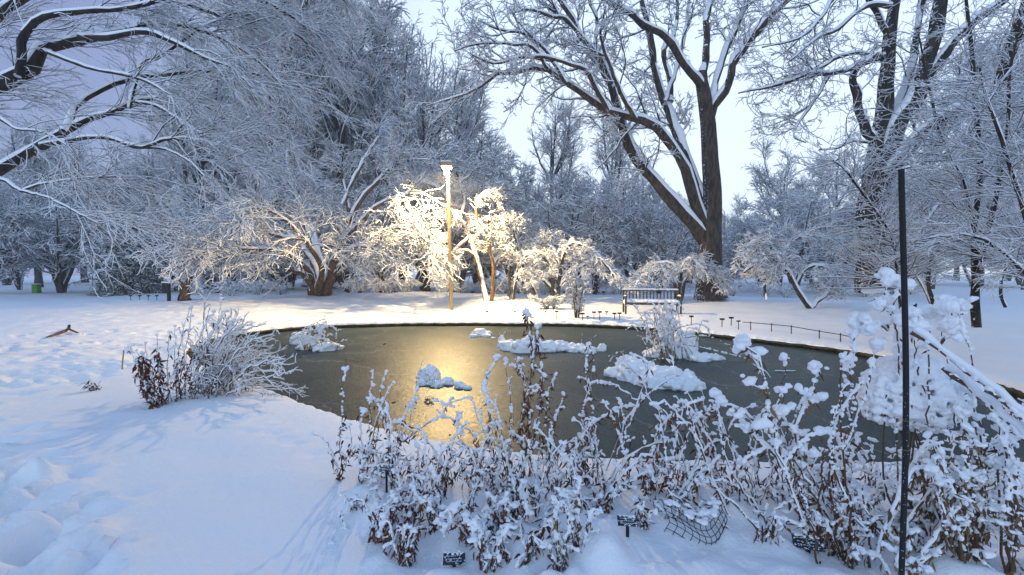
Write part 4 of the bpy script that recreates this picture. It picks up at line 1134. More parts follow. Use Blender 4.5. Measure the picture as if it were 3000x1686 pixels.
# ------------------------------------------------------------------ plants, traced stems
def S(pts, d0, d1=None): return px_stem(pts, d0, d1)
plant('flower_stalk', 'tall snow beaded stalk with rusty leaves, leftmost in the planting bed', [
    S([(994, 1438), (997, 1332), (1002, 1237), (1006, 1142), (1012, 1085)], 3.6), S([(1000, 1438), (1010, 1360), (1030, 1300), (1024, 1240)], 3.62), S([(998, 1430), (975, 1330), (950, 1290), (915, 1275)], 3.6)], 101,
    blob=.019, leaf=1.6, leaf_t=(.1, .65), side=5, sideL=.07, head=1.5)
plant('flower_stalk', 'pair of snow beaded stalks, second from the left against the dark ice', [
    S([(1077, 1360), (1084, 1199), (1088, 1130), (1092, 1090)], 3.9), S([(1087, 1360), (1100, 1250), (1120, 1189), (1153, 1122)], 3.85), S([(1070, 1380), (1060, 1280), (1058, 1200)], 3.8),
    S([(1090, 1370), (1115, 1213), (1120, 1133), (1134, 1088)], 4.0)], 102, blob=.02, leaf=.8, side=4, sideL=.06)
plant('flower_stalk', 'leaning snow beaded stalk tilting right, beside the two small labels', [
    S([(1134, 1400), (1150, 1322), (1182, 1227), (1224, 1145)], 3.7), S([(1140, 1400), (1170, 1310), (1200, 1230), (1215, 1170)], 3.8), S([(1087, 1390), (1130, 1330), (1182, 1294), (1253, 1246), (1300, 1208), (1319, 1170)], 3.7)], 103,
    blob=.022, leaf=.8, side=6, sideL=.08)
plant('dead_perennial', 'branching snow loaded perennial arching over the gold reflection', [
    S([(1500, 1480), (1440, 1320), (1400, 1230), (1371, 1166), (1314, 1185), (1276, 1172)], 3.5), S([(1500, 1480), (1460, 1280), (1414, 1142), (1433, 1095), (1456, 1048)], 3.5),
    S([(1500, 1480), (1480, 1300), (1455, 1200), (1420, 1150)], 3.5), S([(1400, 1400), (1390, 1290), (1330, 1230), (1300, 1225)], 3.5), S([(1500, 1460), (1490, 1340), (1500, 1220), (1488, 1110), (1480, 1060)], 3.6),
    S([(1420, 1400), (1370, 1320), (1340, 1270), (1352, 1210)], 3.5)], 104, blob=.024, leaf=.9, side=5, sideL=.11)
plant('flower_stalk', 'tallest snow beaded stalk with dark hanging leaves in the middle of the bed', [
    S([(1530, 1430), (1548, 1260), (1550, 1160), (1560, 1080), (1560, 1010), (1548, 960), (1536, 912)], 3.6), S([(1545, 1430), (1570, 1250), (1590, 1100), (1575, 1020), (1572, 965)], 3.6),
    S([(1540, 1430), (1530, 1250), (1540, 1130), (1520, 1060)], 3.65)], 105, blob=.025, leaf=2.2, leaf_t=(.3, 1), side=6, sideL=.08, r=.005)
plant('flower_stalk', 'snow beaded stalk with a round white head, just right of the tallest stalk', [
    S([(1560, 1440), (1580, 1332), (1598, 1237), (1608, 1152), (1628, 1098)], 3.7), S([(1560, 1440), (1589, 1380), (1617, 1284), (1632, 1213), (1650, 1160)], 3.7), S([(1560, 1440), (1545, 1350), (1530, 1290), (1500, 1270)], 3.6),
    S([(1565, 1450), (1632, 1332), (1680, 1289), (1717, 1262)], 3.7)], 106, blob=.026, leaf=1.6, leaf_t=(.1, 1), side=6, sideL=.09)
plant('flower_stalk', 'pair of crossed snowy stalks with an upright top, left of the large hummock', [
    S([(1726, 1420), (1736, 1332), (1736, 1213), (1717, 1095), (1722, 1010)], 3.8), S([(1700, 1420), (1716, 1290), (1712, 1180), (1740, 1100), (1735, 1030)], 3.8),
    S([(1720, 1430), (1690, 1360), (1700, 1280), (1790, 1205), (1850, 1190)], 3.7)], 107, blob=.028, leaf=1.0, leaf_t=(.2, 1), side=5, sideL=.11)
plant('dead_perennial', 'two thin white stalks crossing in a V before the dark ice', [
    S([(1791, 1400), (1821, 1303), (1851, 1222), (1887, 1167), (1942, 1126), (1973, 1092)], 3.6), S([(1776, 1380), (1826, 1250), (1870, 1180), (1900, 1060), (1850, 1040)], 3.6), S([(1870, 1175), (1800, 1130), (1750, 1125)], 3.6),
    S([(2000, 1300), (1950, 1220), (1900, 1170), (1880, 1120), (1830, 1060)], 3.6)], 108, blob=.021, leaf=.5, leaf_t=(.5, 1), side=3, sideL=.12)
plant('dead_perennial', 'long leaning snowy stem with a hooked tip, rising left from the wire cage', [
    S([(2165, 1560), (2104, 1444), (2048, 1303), (2013, 1202), (2053, 1170)], 2.9), S([(2048, 1303), (1960, 1190), (1920, 1188)], 2.95)], 109, blob=.02, leaf=.5, side=3.5, sideL=.12, r=.005)
plant('dead_perennial', 'second long leaning snowy stem, parallel to the hooked one', [
    S([(2260, 1550), (2154, 1404), (2119, 1303), (2104, 1227), (2100, 1180)], 2.9), S([(2119, 1320), (2150, 1230), (2210, 1190)], 2.95), S([(2200, 1480), (2150, 1420), (2060, 1400)], 2.9)], 110, blob=.019, leaf=.4, side=4, sideL=.1, r=.005)
plant('hydrangea', 'snow loaded branching plant with tan leaves hanging below a drooping head', [
    S([(2371, 1690), (2346, 1505), (2280, 1328), (2255, 1202), (2230, 1076), (2205, 1022), (2178, 1015)], 2.6), S([(2300, 1350), (2205, 1227), (2099, 1176)], 2.7), S([(2320, 1420), (2336, 1251), (2381, 1151), (2396, 1090)], 2.7),
    S([(2290, 1340), (2270, 1230), (2290, 1150)], 2.6), S([(2300, 1360), (2350, 1300), (2400, 1270)], 2.6), S([(2300, 1380), (2230, 1300), (2180, 1260)], 2.7)], 111, blob=.030, leaf=.5, leaf_t=(.5, 1), leafL=.06, side=6, sideL=.15, head=2.5, leafmat='tan_leaf', r=.005)
plant('snowy_twigs', 'isolated snow tipped twig standing before the ice, between hydrangea and hummock', [S([(2310, 1350), (2300, 1230), (2297, 1130), (2298, 1052)], 2.9), S([(2310, 1350), (2330, 1220), (2360, 1150)], 2.9)], 112, blob=.018, leaf=.3, side=2, sideL=.06, head=2.0, leafmat='tan_leaf')
plant('dead_perennial', 'upright bundle of snowy stems with a sharp tip left of the black pole', [
    S([(2472, 1690), (2432, 1454), (2432, 1303), (2457, 1177), (2472, 1062)], 2.6), S([(2530, 1660), (2477, 1404), (2462, 1252), (2470, 1140)], 2.65), S([(2420, 1690), (2400, 1500), (2420, 1330), (2470, 1200), (2530, 1120)], 2.7),
    S([(2500, 1690), (2490, 1500), (2440, 1350), (2440, 1200)], 2.5)], 113, blob=.017, leaf=.6, leaf_t=(0, .5), side=5, sideL=.09, r=.006)
plant('hydrangea', 'column of big snow puffs on a forked stem, directly left of the black pole', [
    S([(2480, 1300), (2500, 1180), (2490, 1090), (2500, 1030), (2505, 980)], 2.75), S([(2480, 1300), (2530, 1180), (2545, 1100), (2555, 1060), (2570, 1020)], 2.75), S([(2490, 1250), (2480, 1150), (2475, 1070)], 2.8),
    S([(2629, 1500), (2632, 1200), (2629, 1009), (2621, 957), (2610, 900), (2597, 861), (2584, 825)], 2.75), S([(2600, 970), (2570, 950), (2540, 955)], 2.75), S([(2600, 880), (2568, 880), (2560, 905)], 2.75),
    S([(2629, 1000), (2615, 900), (2625, 850)], 2.7)], 114, blob=.032, leaf=.3, leaf_t=(.6, 1), side=3, sideL=.07, head=2.5)
plant('hydrangea', 'arching stems with mushroom shaped snow heads, right of the black pole', [
    S([(2852, 1300), (2852, 1081), (2831, 991), (2810, 940), (2800, 905)], 2.6), S([(2810, 940), (2770, 930), (2760, 915)], 2.6), S([(2810, 935), (2835, 900), (2830, 900)], 2.6), S([(2800, 1250), (2780, 1090), (2765, 1020), (2750, 955)], 2.65),
    S([(2720, 1250), (2722, 1050), (2712, 985), (2700, 940), (2670, 905), (2655, 930)], 2.6), S([(2690, 1100), (2680, 1000), (2665, 950)], 2.6)], 115, blob=.030, leaf=.2, leaf_t=(.7, 1), side=2.5, sideL=.06, head=2.9)
for k, (pts, lb_) in enumerate([([(2669, 974), (2745, 1019), (2814, 1074), (2876, 1123), (2960, 1200), (3060, 1290), (3200, 1420)], 'thick fallen branch sleeved in snow, slanting down to the right edge, the upper of two'),
                    ([(2762, 1078), (2831, 1130), (2900, 1192), (2969, 1250), (3060, 1340), (3200, 1480)], 'thick fallen branch sleeved in snow, slanting down to the right edge, the lower of two')]):
    plant('snowy_branch', lb_, [S(pts, 2.5, 2.1)], 116 + k, cat='branch', blob=.033, leaf=0.0, side=0.01, sideL=.05, r=.010, head=1, cover=2.4)

# ball shaped mass of snow on a shrub
rng = np.random.default_rng(130)
c0 = W(2672, 1150, 2.85)
e = empty('snowy_shrub', (c0[0], c0[1], float(gh(c0[0], c0[1]))), 'rounded shrub buried under one huge ball of snow behind the black pole', 'shrub')
base = np.array(e.location)
C = []
for _ in range(1500):
    u = norm(rng.normal(size=3)); 
    C.append(u * np.array((.285, .21, .225)) * rng.uniform(.88, 1.04) * (1 + .07 * math.sin(u[0] * 7 + 1) * math.sin(u[2] * 6)))
C = np.array(C); C[:, 0] -= C[:, 2] * -.35 * 0
C[:, 0] *= 1 + .35 * np.clip(-C[:, 2] / .25, -.6, 1)
R = rng.uniform(.011, .027, len(C))
V1, T1 = blobs(C + c0 - base, R, rng, ICO)
V2, T2 = blobs(np.array([c0 - base]), np.array([[.25, .18, .19]]), rng, ICO)
add_obj('snow_clumps', remesh(np.concatenate([V1, V2]), np.concatenate([T1, T2 + len(V1)]), .006, 1), M['snow_lump'], e)
st = [np.array([base + (rng.normal() * .05, rng.normal() * .05, 0), base + (rng.normal() * .1, 0, .35), c0 + rng.normal(size=3) * (.12, .1, .05)]) for _ in range(9)]
P, R = stripes([(s_, [.008, .006, .004]) for s_ in st], 8); V, Q = tubes(P - base, R, 6); add_obj('stems', mesh_from(V, Q), M['stem'], e)
LC_ = C[rng.random(len(C)) < .35] * 1.04; LC_ = LC_[LC_[:, 2] < .05] + c0 - base
V, Q = leaves(LC_, np.full(len(LC_), .03), rng); add_obj('dead_leaves', mesh_from(V, Q, smooth=False), M['dead_leaf'], e)

# --- bush at the left of the pond
rf = random.Random(6)
st = []
for i_ in range(44):
    a = rf.uniform(-.1, 1)
    bx, by = 600 + rf.uniform(-40, 60), 1165 - rf.uniform(0, 40)
    ex, ey = 700 + 190 * a + rf.uniform(-60, 40), 925 + 230 * a ** 1.3 + rf.uniform(-20, 40)
    d0 = 1333 * 1.7 / (by - 800); d1 = d0 + rf.uniform(-.4, 1.3)
    st.append(S([(bx, by), (bx * .6 + ex * .4, by * .45 + ey * .55 - 18), (bx * .25 + ex * .75, by * .15 + ey * .85 - 10), (ex, ey)], d0, d1))
for i_ in range(10):
    bx = 590 + rf.uniform(-40, 60); ex = bx + rf.uniform(-60, 120); ey = rf.uniform(880, 960)
    st.append(S([(bx, 1160), (bx * .7 + ex * .3, 1060), (ex, ey)], 6.3, 6.4))
plant('twiggy_bush', 'wide bush of snow sleeved twigs fanning right over the left pond edge', st, 140, cat='shrub', blob=.022, leaf=.12, side=6, sideL=.28, sideang=(15, 42), vox=.010, r=.005, head=.9, sleeve=9)
st = []
for i_ in range(16):
    bx = rf.uniform(520, 760); by = 1175 - max(0, bx - 600) * .28; ex = bx + rf.uniform(-30, 90); 
    st.append(S([(bx, by), (bx * .6 + ex * .4, by - rf.uniform(60, 100)), (ex, by - rf.uniform(20, 70))], 1333 * 1.7 / (by - 800)))
plant('twiggy_bush', 'low drooping twigs along the foot of the left bush', st, 141, cat='shrub', blob=.018, leaf=.8, side=7, sideL=.18, sideang=(20, 50), vox=.010, r=.004, head=.9, sleeve=8)
plant('dead_perennial', 'brown leaved snowy perennial at the left end of the pond side bush', [
    S([(455, 1210), (440, 1140), (420, 1080), (400, 1030)], 5.7), S([(470, 1205), (450, 1130), (430, 1060), (425, 1010)], 5.7), S([(460, 1208), (420, 1120), (395, 1060), (385, 1015)], 5.6), S([(480, 1200), (470, 1110), (462, 1040), (460, 985)], 5.8),
    S([(462, 1208), (430, 1150), (405, 1110)], 5.6)], 142, blob=.026, leaf=2.6, leaf_t=(0, .8), leafL=.075, side=6, sideL=.12, vox=.009)
plant('flower_stalk', 'group of upright stalks with snow capped seed heads rising above the left bush', [
    S([(530, 1170), (520, 1060), (540, 950), (558, 905)], 6.0), S([(500, 1190), (490, 1080), (495, 1000), (495, 975)], 5.9), S([(545, 1160), (540, 1050), (555, 960), (565, 900)], 6.0), S([(560, 1150), (565, 1050), (600, 960), (625, 915)], 6.1),
    S([(520, 1180), (512, 1080), (514, 1010), (512, 960)], 5.9), S([(600, 1150), (610, 1020), (640, 940), (648, 880)], 6.2), S([(490, 1195), (500, 1120), (520, 1060)], 5.8)], 143, blob=.022, leaf=1.2, leaf_t=(0, .5), leafL=.06, side=5, sideL=.1, vox=.009, head=1.6)
plant('small_dead_plant', 'tiny reddish dead plant alone on the open snow at left', clump(280, 1145, 7, .28, .16, rf), 144, blob=.014, leaf=1.6, side=5, sideL=.05, vox=.007, leafL=.05)
plant('small_dead_plant', 'sprawling dark twigs of a dead plant in the lower left of the planting bed', [S([(1100, 1660), (1060, 1640), (1010, 1620), (975, 1590)], 2.75), S([(1110, 1670), (1040, 1672), (990, 1650)], 2.7), S([(1030, 1600), (1010, 1540), (1000, 1500)], 2.9)], 145, blob=.018, leaf=1.4, side=6, sideL=.08)

# --- fillers, each a dead perennial of its own
FILL = [
 (1055, 1420, 7, .42, .14, 'snow heaped stems behind the first stalk, where the bed meets open snow', .024, .8),
 (1130, 1400, 7, .38, .16, 'white tangle between the second stalks and the small upright labels', .024, .9),
 (1230, 1400, 9, .34, .20, 'low white tangle just above the rear small label', .024, 1.0),
 (1180, 1480, 8, .30, .20, 'snow covered tuft right of the two small labels', .026, 1.2),
 (1300, 1430, 9, .32, .22, 'rusty tuft directly below the gold reflection', .024, 1.8),
 (1390, 1440, 9, .42, .18, 'round headed snowy tuft right of the gold reflection', .028, 1.3),
 (1470, 1480, 9, .48, .18, 'dense snowy tuft at the foot of the tallest stalk', .026, 1.6),
 (1120, 1590, 9, .36, .18, 'red leaved snowy perennial above the lowest label, left side', .030, 2.8),
 (1200, 1570, 10, .42, .20, 'tall red leaved perennial with white caps above the lowest label', .032, 3.0),
 (1290, 1560, 9, .40, .20, 'snow capped plant with rusty leaves right above the lowest label', .032, 2.4),
 (1180, 1680, 8, .34, .18, 'bright rust leaved plant at the bottom edge left of the lowest label', .028, 3.4),
 (1400, 1600, 10, .44, .20, 'large snow capped plant in the bottom middle of the bed', .034, 1.8),
 (1430, 1690, 9, .40, .16, 'snow puffed plant at the bottom edge right of the lowest label', .034, 1.6),
 (1520, 1560, 9, .42, .18, 'plant with long dark hanging leaves in the bottom middle', .028, 3.2),
 (1590, 1500, 8, .36, .20, 'rusty fringed arching plant below the crossed stalks', .026, 2.4),
 (1670, 1440, 8, .32, .20, 'low snow tangle at the pond lip below the crossed stalks', .026, 1.2),
 (1720, 1420, 9, .42, .16, 'bushy snow topped plant before the dark ice, left of the V of stalks', .024, 1.8),
 (1700, 1640, 8, .50, .12, 'upright tan plant just left of the middle label', .028, 1.8),
 (1640, 1690, 8, .42, .14, 'snow puffed tan plant at the bottom edge, left of the middle label', .030, 1.4),
 (1900, 1460, 9, .40, .24, 'rust tinged cloud of snow right of the V of stalks', .026, 1.6),
 (1980, 1440, 9, .38, .20, 'spreading snowy tuft at the pond lip in front of the bare ice', .024, 1.6),
 (1880, 1560, 7, .22, .24, 'low arching rusty leaved stems right above the middle label', .026, 2.2),
 (2060, 1500, 7, .20, .26, 'flattened snowy stems above the wire cage', .026, 1.2),
 (2130, 1440, 9, .30, .22, 'white mop of stems at the pond lip above the hydrangea foot', .026, 1.0),
 (2230, 1470, 9, .34, .22, 'snow loaded stems at the foot of the drooping headed plant', .028, 1.2),
 (2330, 1480, 10, .42, .22, 'bushy snowy stems behind the drooping headed plant', .028, 1.2),
 (2430, 1480, 9, .40, .22, 'white tangle at the foot of the upright bundle', .026, 1.6),
 (2520, 1500, 10, .40, .20, 'tan leaved tangle close to the left side of the black pole', .026, 2.2),
 (2580, 1620, 10, .46, .20, 'brown leaved tangle at the bottom left of the black pole', .026, 2.6),
 (2690, 1440, 10, .50, .18, 'upright snowy tangle under the huge ball of snow', .030, 1.8),
 (2700, 1640, 10, .60, .18, 'brown and white tangle touching the right side of the black pole', .028, 2.6),
 (2790, 1520, 9, .60, .20, 'tall snow puffed stems between the pole and the right edge', .032, 1.2),
 (2860, 1640, 10, .56, .22, 'brown leaved thicket at the bottom right', .030, 2.6),
 (2900, 1470, 9, .62, .20, 'snow crusted stems below the slanting branches', .032, 1.0),
 (2960, 1560, 10, .60, .22, 'dense snowy thicket at the right edge, lower part', .032, 1.8),
 (3010, 1440, 9, .64, .20, 'snowy stems cut by the right edge of the view', .032, 1.0),
 (3060, 1700, 10, .70, .24, 'dark leaved thicket in the bottom right corner', .032, 2.8),
 (2640, 1740, 8, .40, .18, 'snow puff at the very foot of the black pole', .034, 1.6),
 (2960, 1280, 10, .50, .30, 'far snowy shrub seen behind the slanting branches', .030, .8),
 (1530, 1660, 9, .38, .18, 'rust fringed plant at the bottom edge between the two low labels', .028, 3.0),
 (1470, 1600, 8, .34, .18, 'drooping brown leaved plant behind the bottom centre', .028, 3.0),
 (1060, 1500, 6, .22, .14, 'small white puff at the left rim of the bed, below the small labels', .026, 1.0),
 (1760, 1500, 8, .26, .20, 'low rusty tangle above the middle label', .024, 2.2),
 (1960, 1530, 7, .16, .22, 'flattened snow buried twigs left above the wire cage', .024, 1.4),
 (2230, 1600, 7, .30, .18, 'thin brown stems right of the wire cage', .024, 1.8),
 (2400, 1610, 9, .40, .20, 'brown stemmed tangle beside the buried label', .026, 2.0),
 (2480, 1660, 9, .42, .18, 'brown stemmed tangle at the bottom edge left of the pole', .026, 2.4),
 (2560, 1430, 9, .40, .20, 'snowy tangle behind the pole at the pond lip', .028, 1.6),
 (2780, 1400, 9, .44, .24, 'heaped white tangle at the pond lip right of the pole', .030, 1.4),
 (2880, 1400, 9, .50, .24, 'heaped white tangle at the pond lip under the slanting branches', .030, 1.4),
 (2780, 1700, 9, .46, .2, 'brown stems at the bottom edge between pole and corner', .028, 2.6),
]
for k, (px, py, n, h, spr, lb_, bl, lf) in enumerate(FILL):
    h *= 1.15; n = max(5, n - 2)
    plant('dead_perennial', lb_, clump(px, py, n, h, spr, random.Random(200 + k)), 300 + k, group='dead perennials in the planting bed', blob=bl * .8, leaf=lf * (.65 if px < 2450 else .35), leaf_t=(0.05, .8), side=5, sideL=.10, r=.0042,
          leafmat='tan_leaf' if px > 2450 or 1600 < px < 1710 else 'dead_leaf', vox=.006, head=1.15)
for k, (a, b, dd, lb_) in enumerate([((2120, 1600), (1950, 1430), 2.9, 'bare dark stem leaning left, first of the slanting stems right of the cage'), ((2330, 1690), (2080, 1410), 2.7, 'bare slanting stem crossing above the buried label'), ((2260, 1640), (2010, 1480), 2.8, 'lowest bare slanting stem right of the cage'),
                              ((2400, 1700), (2340, 1420), 2.5, 'straight snow streaked stem standing in front of the buried label'), ((2545, 1700), (2520, 1420), 2.5, 'thin upright bare stem left of the black pole'), ((2210, 1560), (2190, 1380), 3.0, 'short bare stem behind the wire cage')]):
    m_ = ((a[0] + b[0]) / 2 + 12, (a[1] + b[1]) / 2)
    plant('bare_stem', lb_, [S([a, m_, b], dd)], 400 + k, blob=.014, leaf=.15, side=1.5, sideL=.08, r=.006, head=1)

ra = random.Random(55)
ARCH = [((2450, 1560), (2330, 1290), (2300, 1250), 2.8, 'snow sleeved stem arching left behind the upright bundle'), ((2560, 1640), (2700, 1330), (2743, 1301), 2.5, 'thick snow crusted stem leaning right across the black pole foot'),
        ((2783, 1600), (2770, 1388), (2743, 1295), 2.4, 'stout brown stem bent left with a snow knob, right of the black pole'), ((2813, 1640), (2830, 1334), (2823, 1215), 2.4, 'stout upright snow crusted stem midway between pole and edge'),
        ((2860, 1640), (2877, 1317), (2864, 1230), 2.5, 'stout snow crusted stem, second right of the midway one'), ((2680, 1660), (2800, 1490), (2860, 1380), 2.4, 'brown leaved stem slanting up to the right from the pole foot'),
        ((2958, 1700), (2958, 1400), (2914, 1217), 2.3, 'snow crusted stem near the right edge tapering up left'), ((1980, 1480), (2060, 1330), (2130, 1280), 3.1, 'snow sleeved stem arching right over the pond lip'),
        ((1760, 1460), (1860, 1330), (1960, 1290), 3.3, 'snowy stem arching right before the V of stalks'), ((2640, 1560), (2740, 1440), (2950, 1380), 2.5, 'long nearly level snowy stem behind the midway stems'),
        ((1500, 1560), (1640, 1480), (1760, 1460), 3.0, 'level snowy spray with rusty fringe at the bottom centre'), ((1200, 1470), (1120, 1380), (1060, 1370), 3.5, 'level snowy stem crossing above the two small labels')]
for k, (a, b, c, dd, lb_) in enumerate(ARCH):
    sts = [S([a, b, c], dd)]
    for _ in range(4):
        o = ra.uniform(-40, 40); o2 = ra.uniform(-60, 60)
        sts.append(S([(a[0] + o * .3, a[1]), (b[0] + o, b[1] + ra.uniform(0, 80)), (c[0] + o2, c[1] + ra.uniform(20, 120))], dd + ra.uniform(-.1, .15)))
    plant('dead_perennial', lb_, sts, 500 + k, group='dead perennials in the planting bed', blob=.026, leaf=.6, leaf_t=(0, .9), side=5, sideL=.1, r=.0055, head=1.3, leafmat='tan_leaf' if k < 7 else 'dead_leaf')

rt_ = random.Random(91)
for k in range(20):
    px = 1170 + k * 66 + rt_.uniform(-18, 18); py = rt_.uniform(1415, 1540) + (60 if px > 2300 else 0)
    if 1790 < px < 1890: py = 1440
    b = ground_hit(px, py); hgt = rt_.uniform(.45, .78)
    sts = []
    for _ in range(3):
        lx, ly = rt_.uniform(-.28, .22), rt_.uniform(-.1, .15); o = rt_.uniform(-.05, .05)
        sts.append(np.array([b + (o, 0, -.02), b + (o + lx * .3, ly * .3, hgt * .4), b + (o + lx * .75, ly * .7, hgt * .78), b + (o + lx * 1.2, ly, hgt * rt_.uniform(.85, 1.05))]))
    plant('flower_stalk', 'thin snow sleeved stalks rising above the low clumps of the bed, %s from the left' % ORD[k], sts, 600 + k, group='thin stalks above the planting bed',
          blob=.021, leaf=.5, leaf_t=(0.1, 1), side=6, sideL=.075, head=1.2, r=.0036, vox=.006)

# ------------------------------------------------------------------ black pole
pb = np.array((W(2640, 1686, 2.1)[0], 2.1, 0.0))
pb[2] = float(gh(pb[0], 2.1)) - .05
pt = W(2640, 497, 2.1)
e = empty('black_pole', pb, 'tall straight black pole standing among the plants at right', 'pole')
P, R = stripes([([(0, 0, 0), (0, 0, (pt[2] - pb[2]) / 2), (pt[0] - pb[0], 0, pt[2] - pb[2])], [.0122] * 3)], 24)
V, Q = tubes(P, R, 16); add_obj('post', mesh_from(V, Q), M['black_metal'], e)

tops = []
for py in (1230, 1315): 
    z = W(2640, py, 2.1)[2] - pb[2]
    P, R = stripes([([(math.cos(a) * .017, math.sin(a) * .017, z + .004 * math.sin(a)) for a in np.linspace(0, 6.28, 13)], [.0012] * 13)], 20)
    tops.append(tubes(P, R, 4))
V, Q = joinq(tops); add_obj('wire_tie', mesh_from(V, Q), M['lamp_metal'], e)
rng = np.random.default_rng(8)
n = 90; z = rng.uniform(.1, pt[2] - pb[2] - .02, n); a = rng.uniform(3.4, 6.0, n)
V, T = blobs(np.stack([np.cos(a) * .0122, np.sin(a) * .0122, z], -1), rng.uniform(.0008, .002, n), rng, ICO1)
add_obj('snow_specks', mesh_from(V, None, T), M['snow'], e)

# ------------------------------------------------------------------ plant labels
m_, t_, b_ = mat('label_plate')
nn, lk = t_.nodes.new, t_.links.new
tcx = nn('ShaderNodeTexCoord'); n1 = nn('ShaderNodeTexNoise'); n1.inputs['Scale'].default_value = 75; n1.inputs['Detail'].default_value = 5
lk(tcx.outputs['Object'], n1.inputs['Vector'])
rp = nn('ShaderNodeValToRGB'); rp.color_ramp.elements[0].position = .56; rp.color_ramp.elements[1].position = .62
rp.color_ramp.elements[0].color = (0.008, 0.012, 0.02, 1); rp.color_ramp.elements[1].color = (.7, .74, .8, 1)
lk(n1.outputs[0], rp.inputs[0]); lk(rp.outputs[0], b_.inputs['Base Color']); b_.inputs['Roughness'].default_value = .4
simple('white_paint', (.7, .72, .75), .5)
def label_stake(name, label, px, py_top, py_bot, wpx, d_=None, ratio=.5, text=False, group='dark plant labels on stakes', tiltx=.9, yaw=0.0, snow=True):
    b = ground_hit(px, py_bot)
    if d_ is not None: b = W(px, py_bot, d_); b[2] = float(gh(b[0], b[1]))
    d_ = b[1]; top = W(px, py_top, d_)[2] - b[2]; w_ = wpx * d_ / F
    e = empty(name, b, label, 'plant label', group)
    e.rotation_euler = (0, 0, yaw)
    hh = w_ * ratio
    bevelled('stake', box(-w_ * .08, w_ * .08, -.006, .006, -.12, top - hh * .3), M['black_metal'], e, .002)
    c, s = math.cos(tiltx), math.sin(tiltx)
    V, Q = box(-w_ / 2, w_ / 2, -.004, .004, -hh / 2, hh / 2)
    Rm = np.array([[1, 0, 0], [0, c, s], [0, -s, c]])
    Rm = np.array([[1, 0, 0], [0, c, -s], [0, s, c]]).T
    o = bevelled('plate', ((V @ Rm.T) + (0, 0, top - hh * .25), Q), M['label_plate'] if text else M['black_metal'], e, .003)
    if text:
        ln = []
        rl = random.Random(int(px))
        for r_ in (.22, -.02, -.24):
            x = -w_ * .36
            while x < w_ * .3:
                l_ = rl.uniform(.03, .10) * w_
                ln.append(box(x, x + l_, -.0065, -.0045, r_ * hh - .0016, r_ * hh + .0016)); x += l_ + w_ * .03
        V, Q = joinq(ln)
        add_obj('lettering', mesh_from((V @ Rm.T) + (0, 0, top - hh * .25), Q), M['white_paint'], e)
    if snow:
        rg_ = np.random.default_rng(int(px)); k = 14
        C = np.stack([rg_.uniform(-w_ * .42, w_ * .42, k), rg_.uniform(-.01, .01, k) + hh * .5 * s * (1 if not text else 1), np.full(k, top - hh * .25 + hh * .5 * c)], -1)
        V, T = blobs(C, np.minimum(w_ * .09, .02) * rg_.uniform(.5, 1.1, k), rg_, ICO1, flat=.6)
        add_obj('snow_cap', mesh_from(V, None, T), M['snow'], e)
    return e
label_stake('plant_label', 'small black label on a stake, the front one of the pair in the left bed', 1133, 1368, 1455, 40, text=True, yaw=.1)
label_stake('plant_label', 'small black label on a stake, the rear one of the pair in the left bed', 1150, 1330, 1420, 40, text=True, yaw=-.1)
label_stake('plant_label', 'black label plate at the bottom edge, nearest to the viewer', 1331, 1630, 1740, 66, d_=2.45, text=True, yaw=.08)
label_stake('plant_label', 'black label plate on a stake in open snow left of the wire cage', 1838, 1520, 1600, 60, text=True, yaw=-.1)
label_stake('plant_label', 'snow smeared dark label half hidden behind slanting stems at right', 2365, 1580, 1690, 82, d_=2.6, text=True, yaw=-.35)
FAR = [(1330, 925, 938, 10, 'lone little stake left below the lamp post'), (1427, 912, 930, 16, 'dark label on the far bank just right of the lamp post'), (1508, 912, 932, 14, 'dark label on the far bank, second right of the lamp post'), (1546, 908, 930, 12, 'dark label behind the tip of the tallest stalk'),
       (1598, 911, 926, 14, 'dark label left of the wiry little bush, farthest left of three'), (1621, 899, 928, 14, 'tallest dark label left of the wiry little bush'), (1631, 912, 938, 18, 'front dark label left of the wiry little bush'), (1690, 912, 932, 8, 'thin stake inside the foot of the wiry bush'),
       (1706, 918, 939, 24, 'broad dark label just right of the wiry bush'), (1722, 926, 938, 14, 'very short dark label left of the bench'), (1740, 914, 938, 20, 'dark label, third in the row before the bench'), (1757, 913, 939, 20, 'dark label, fourth in the row before the bench'),
       (1777, 913, 924, 16, 'short dark label set back behind the row before the bench'), (1800, 918, 937, 20, 'dark label, fifth in the row before the bench'), (1815, 917, 939, 20, 'dark label closest to the left bench leg'),
       (2025, 926, 954, 22, 'dark label right behind the reed clump'), (2115, 934, 959, 24, 'dark label on the bank right of the reed clump'), (2142, 930, 955, 24, 'tall dark label on the bank, second right of the reed clump'), (2163, 940, 966, 20, 'dark label on the bank, third right of the reed clump')]
for px, a, b, w_, lb_ in FAR:
    label_stake('plant_label', lb_, px, a, b, w_ * .6, text=False, ratio=.4, tiltx=.3, group='small labels on the far bank')
BACK = [1300, 1345, 1385, 1430, 1475, 1520, 1565, 1612, 1654, 1682, 1712, 1741, 1768, 1798, 1832, 1020, 1055, 1115, 1160, 1180]
for i_, px in enumerate(sorted(BACK)):
    b = np.array((W(px, 862, 31)[0], 31.0))
    z0 = float(gh(b[0], b[1]))
    pyb = HOR + (EYE - z0) / 31 * F
    label_stake('plant_label', 'flat dark label in the back row by the woods edge, %s from the left' % ORD[i_], px, 855, pyb, 12, d_=31, ratio=.35, tiltx=.2, group='flat labels in the back row', snow=False)
for i_, px in enumerate([383, 410, 435, 460]):
    label_stake('plant_label', 'dark label on the left lawn before the board post, %s from the left' % ORD[i_], px, 866, 880, 11, ratio=.35, tiltx=.3, group='labels on the left lawn', snow=False)

